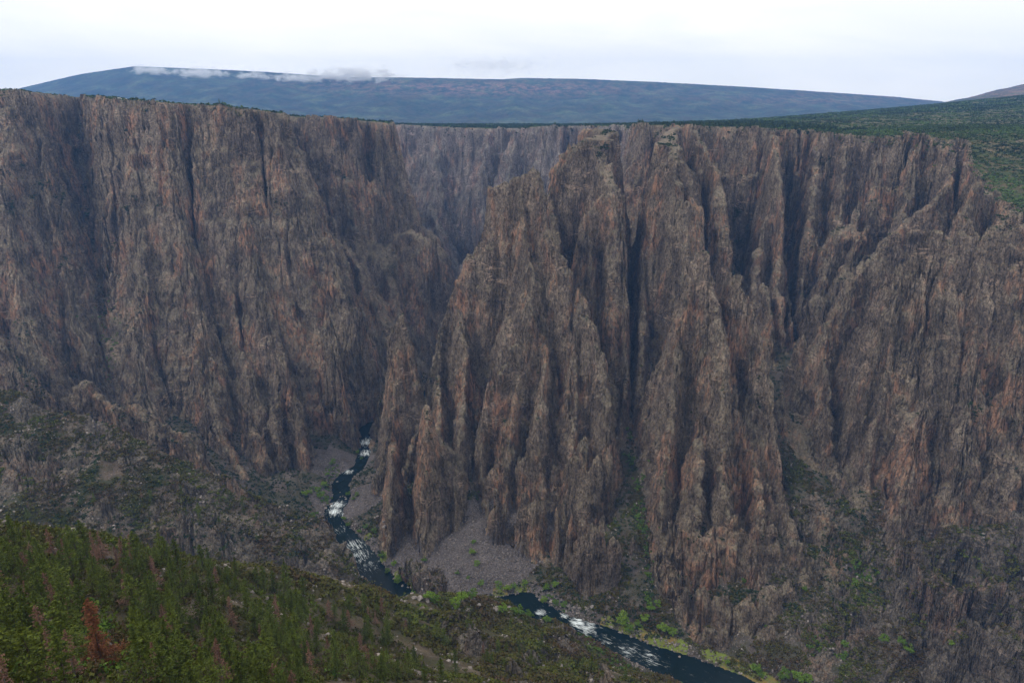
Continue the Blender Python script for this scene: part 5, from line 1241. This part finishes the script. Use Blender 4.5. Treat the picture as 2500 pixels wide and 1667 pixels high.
# cloud rags on the mesa top
for q, (u, v, Y, a_, b_, c_, dn, lb) in enumerate([(345, 163, 8600, 480, 300, 110, 1.5, 'small rag of cloud at the highest point of the mesa'), (455, 171, 8600, 750, 340, 140, 1.5, 'brightest cloud rag hanging on the left part of the mesa'), (580, 176, 8650, 560, 300, 110, 1.3, 'thin cloud rag between the two brighter ones on the mesa'),
        (690, 179, 8600, 620, 340, 120, 1.4, 'cloud rag draped over the mesa edge left of centre'), (815, 173, 8650, 1000, 450, 170, 1.6, 'widest cloud bank resting on the mesa top'), (1130, 152, 9200, 1500, 500, 240, .18, 'faint grey cloud puff floating above the middle of the mesa')]):
    t = NT_('cloud_vapour'); t.n.remove(t.b); pv = t.new('ShaderNodeVolumePrincipled'); pv.inputs['Color'].default_value = (.98, .98, .98, 1); pv.inputs['Anisotropy'].default_value = .2
    tcn = t.new('ShaderNodeTexCoord'); ln = t.new('ShaderNodeVectorMath', operation='LENGTH'); t.lk(tcn.outputs['Object'], ln.inputs[0])
    fall = t.ramp(ln.outputs['Value'], [(.15, 1.), (1., 0.)])
    nn_ = t.noise((.007, .007, .012), 6, .68, loc=(q*3., 1, 2))
    dd_ = t.math('MULTIPLY', t.math('SUBTRACT', t.math('ADD', t.math('MULTIPLY', fall, .62), t.math('MULTIPLY', nn_, 1.6)), 1.22, True), .05*dn)
    t.lk(dd_, pv.inputs['Density']); t.lk(pv.outputs[0], t.n['Material Output'].inputs['Volume'])
    bm = bmesh.new(); bmesh.ops.create_icosphere(bm, subdivisions=4, radius=1); me = bpy.data.meshes.new('cloud'); bm.to_mesh(me); bm.free(); me.materials.append(t.m)
    o = link('cloud', me, None, wp(u, v, Y)); o.scale = (a_, b_, c_); tag(o, lb, 'cloud', None, 'stuff')
w = bpy.data.worlds.new('World'); scene.world = w; w.use_nodes = True; wt = w.node_tree
bg = wt.nodes['Background']; sky = wt.nodes.new('ShaderNodeTexSky'); sky.sky_type = 'NISHITA'; sky.sun_disc = False
SUN_EL, SUN_AZ = math.radians(50), math.radians(252)      # azimuth from +Y clockwise: behind and to the left
sky.sun_elevation = SUN_EL; sky.sun_rotation = SUN_AZ
tc = wt.nodes.new('ShaderNodeTexCoord'); mp = wt.nodes.new('ShaderNodeMapping'); mp.inputs['Scale'].default_value = (1.6, 1.6, 7.)
nz = wt.nodes.new('ShaderNodeTexNoise'); nz.inputs['Scale'].default_value = 1.5; nz.inputs['Detail'].default_value = 7; nz.inputs['Roughness'].default_value = .55; nz.inputs['Distortion'].default_value = .4
cr_ = wt.nodes.new('ShaderNodeValToRGB'); e = cr_.color_ramp.elements; e[0].position = .40; e[0].color = (.88, .86, .82, 1); e[1].position = .62; e[1].color = (1.0, .955, .89, 1)
wt.links.new(tc.outputs['Generated'], mp.inputs[0]); wt.links.new(mp.outputs[0], nz.inputs['Vector']); wt.links.new(nz.outputs['Fac'], cr_.inputs[0])
sc_ = wt.nodes.new('ShaderNodeMix'); sc_.data_type = 'RGBA'; sc_.blend_type = 'MULTIPLY'; sc_.inputs[0].default_value = 1; sc_.inputs[7].default_value = (.08, .08, .08, 1)
wt.links.new(sky.outputs[0], sc_.inputs[6])
mx = wt.nodes.new('ShaderNodeMix'); mx.data_type = 'RGBA'; mx.inputs[0].default_value = .93
wt.links.new(sc_.outputs[2], mx.inputs[6]); wt.links.new(cr_.outputs[0], mx.inputs[7]); wt.links.new(mx.outputs[2], bg.inputs[0]); bg.inputs[1].default_value = SKY_S
su = bpy.data.lights.new('sun', 'SUN'); su.energy = 1.5; su.angle = math.radians(14); su.color = (1, .93, .84)
so = bpy.data.objects.new('sun', su); COL.objects.link(so)
so.rotation_euler = (math.pi/2-SUN_EL, 0, math.pi-SUN_AZ)
cam = bpy.data.cameras.new('camera'); cam.lens = 24; cam.sensor_width = 36; cam.clip_start = 1; cam.clip_end = 40000
co = bpy.data.objects.new('camera', cam); COL.objects.link(co); co.rotation_euler = (math.pi/2-PITCH, 0, 0); scene.camera = co
scene.view_settings.view_transform = 'Standard'; scene.view_settings.look = 'None'; scene.view_settings.exposure = 0; scene.view_settings.gamma = 1
scene.cycles.use_denoising = DENOISE; scene.cycles.max_bounces = 5; scene.cycles.diffuse_bounces = 2; scene.cycles.glossy_bounces = 2; scene.cycles.transparent_max_bounces = 4; scene.cycles.volume_bounces = 2
scene.cycles.use_adaptive_sampling = True; scene.cycles.adaptive_threshold = .02
log('done', len(bpy.data.objects))
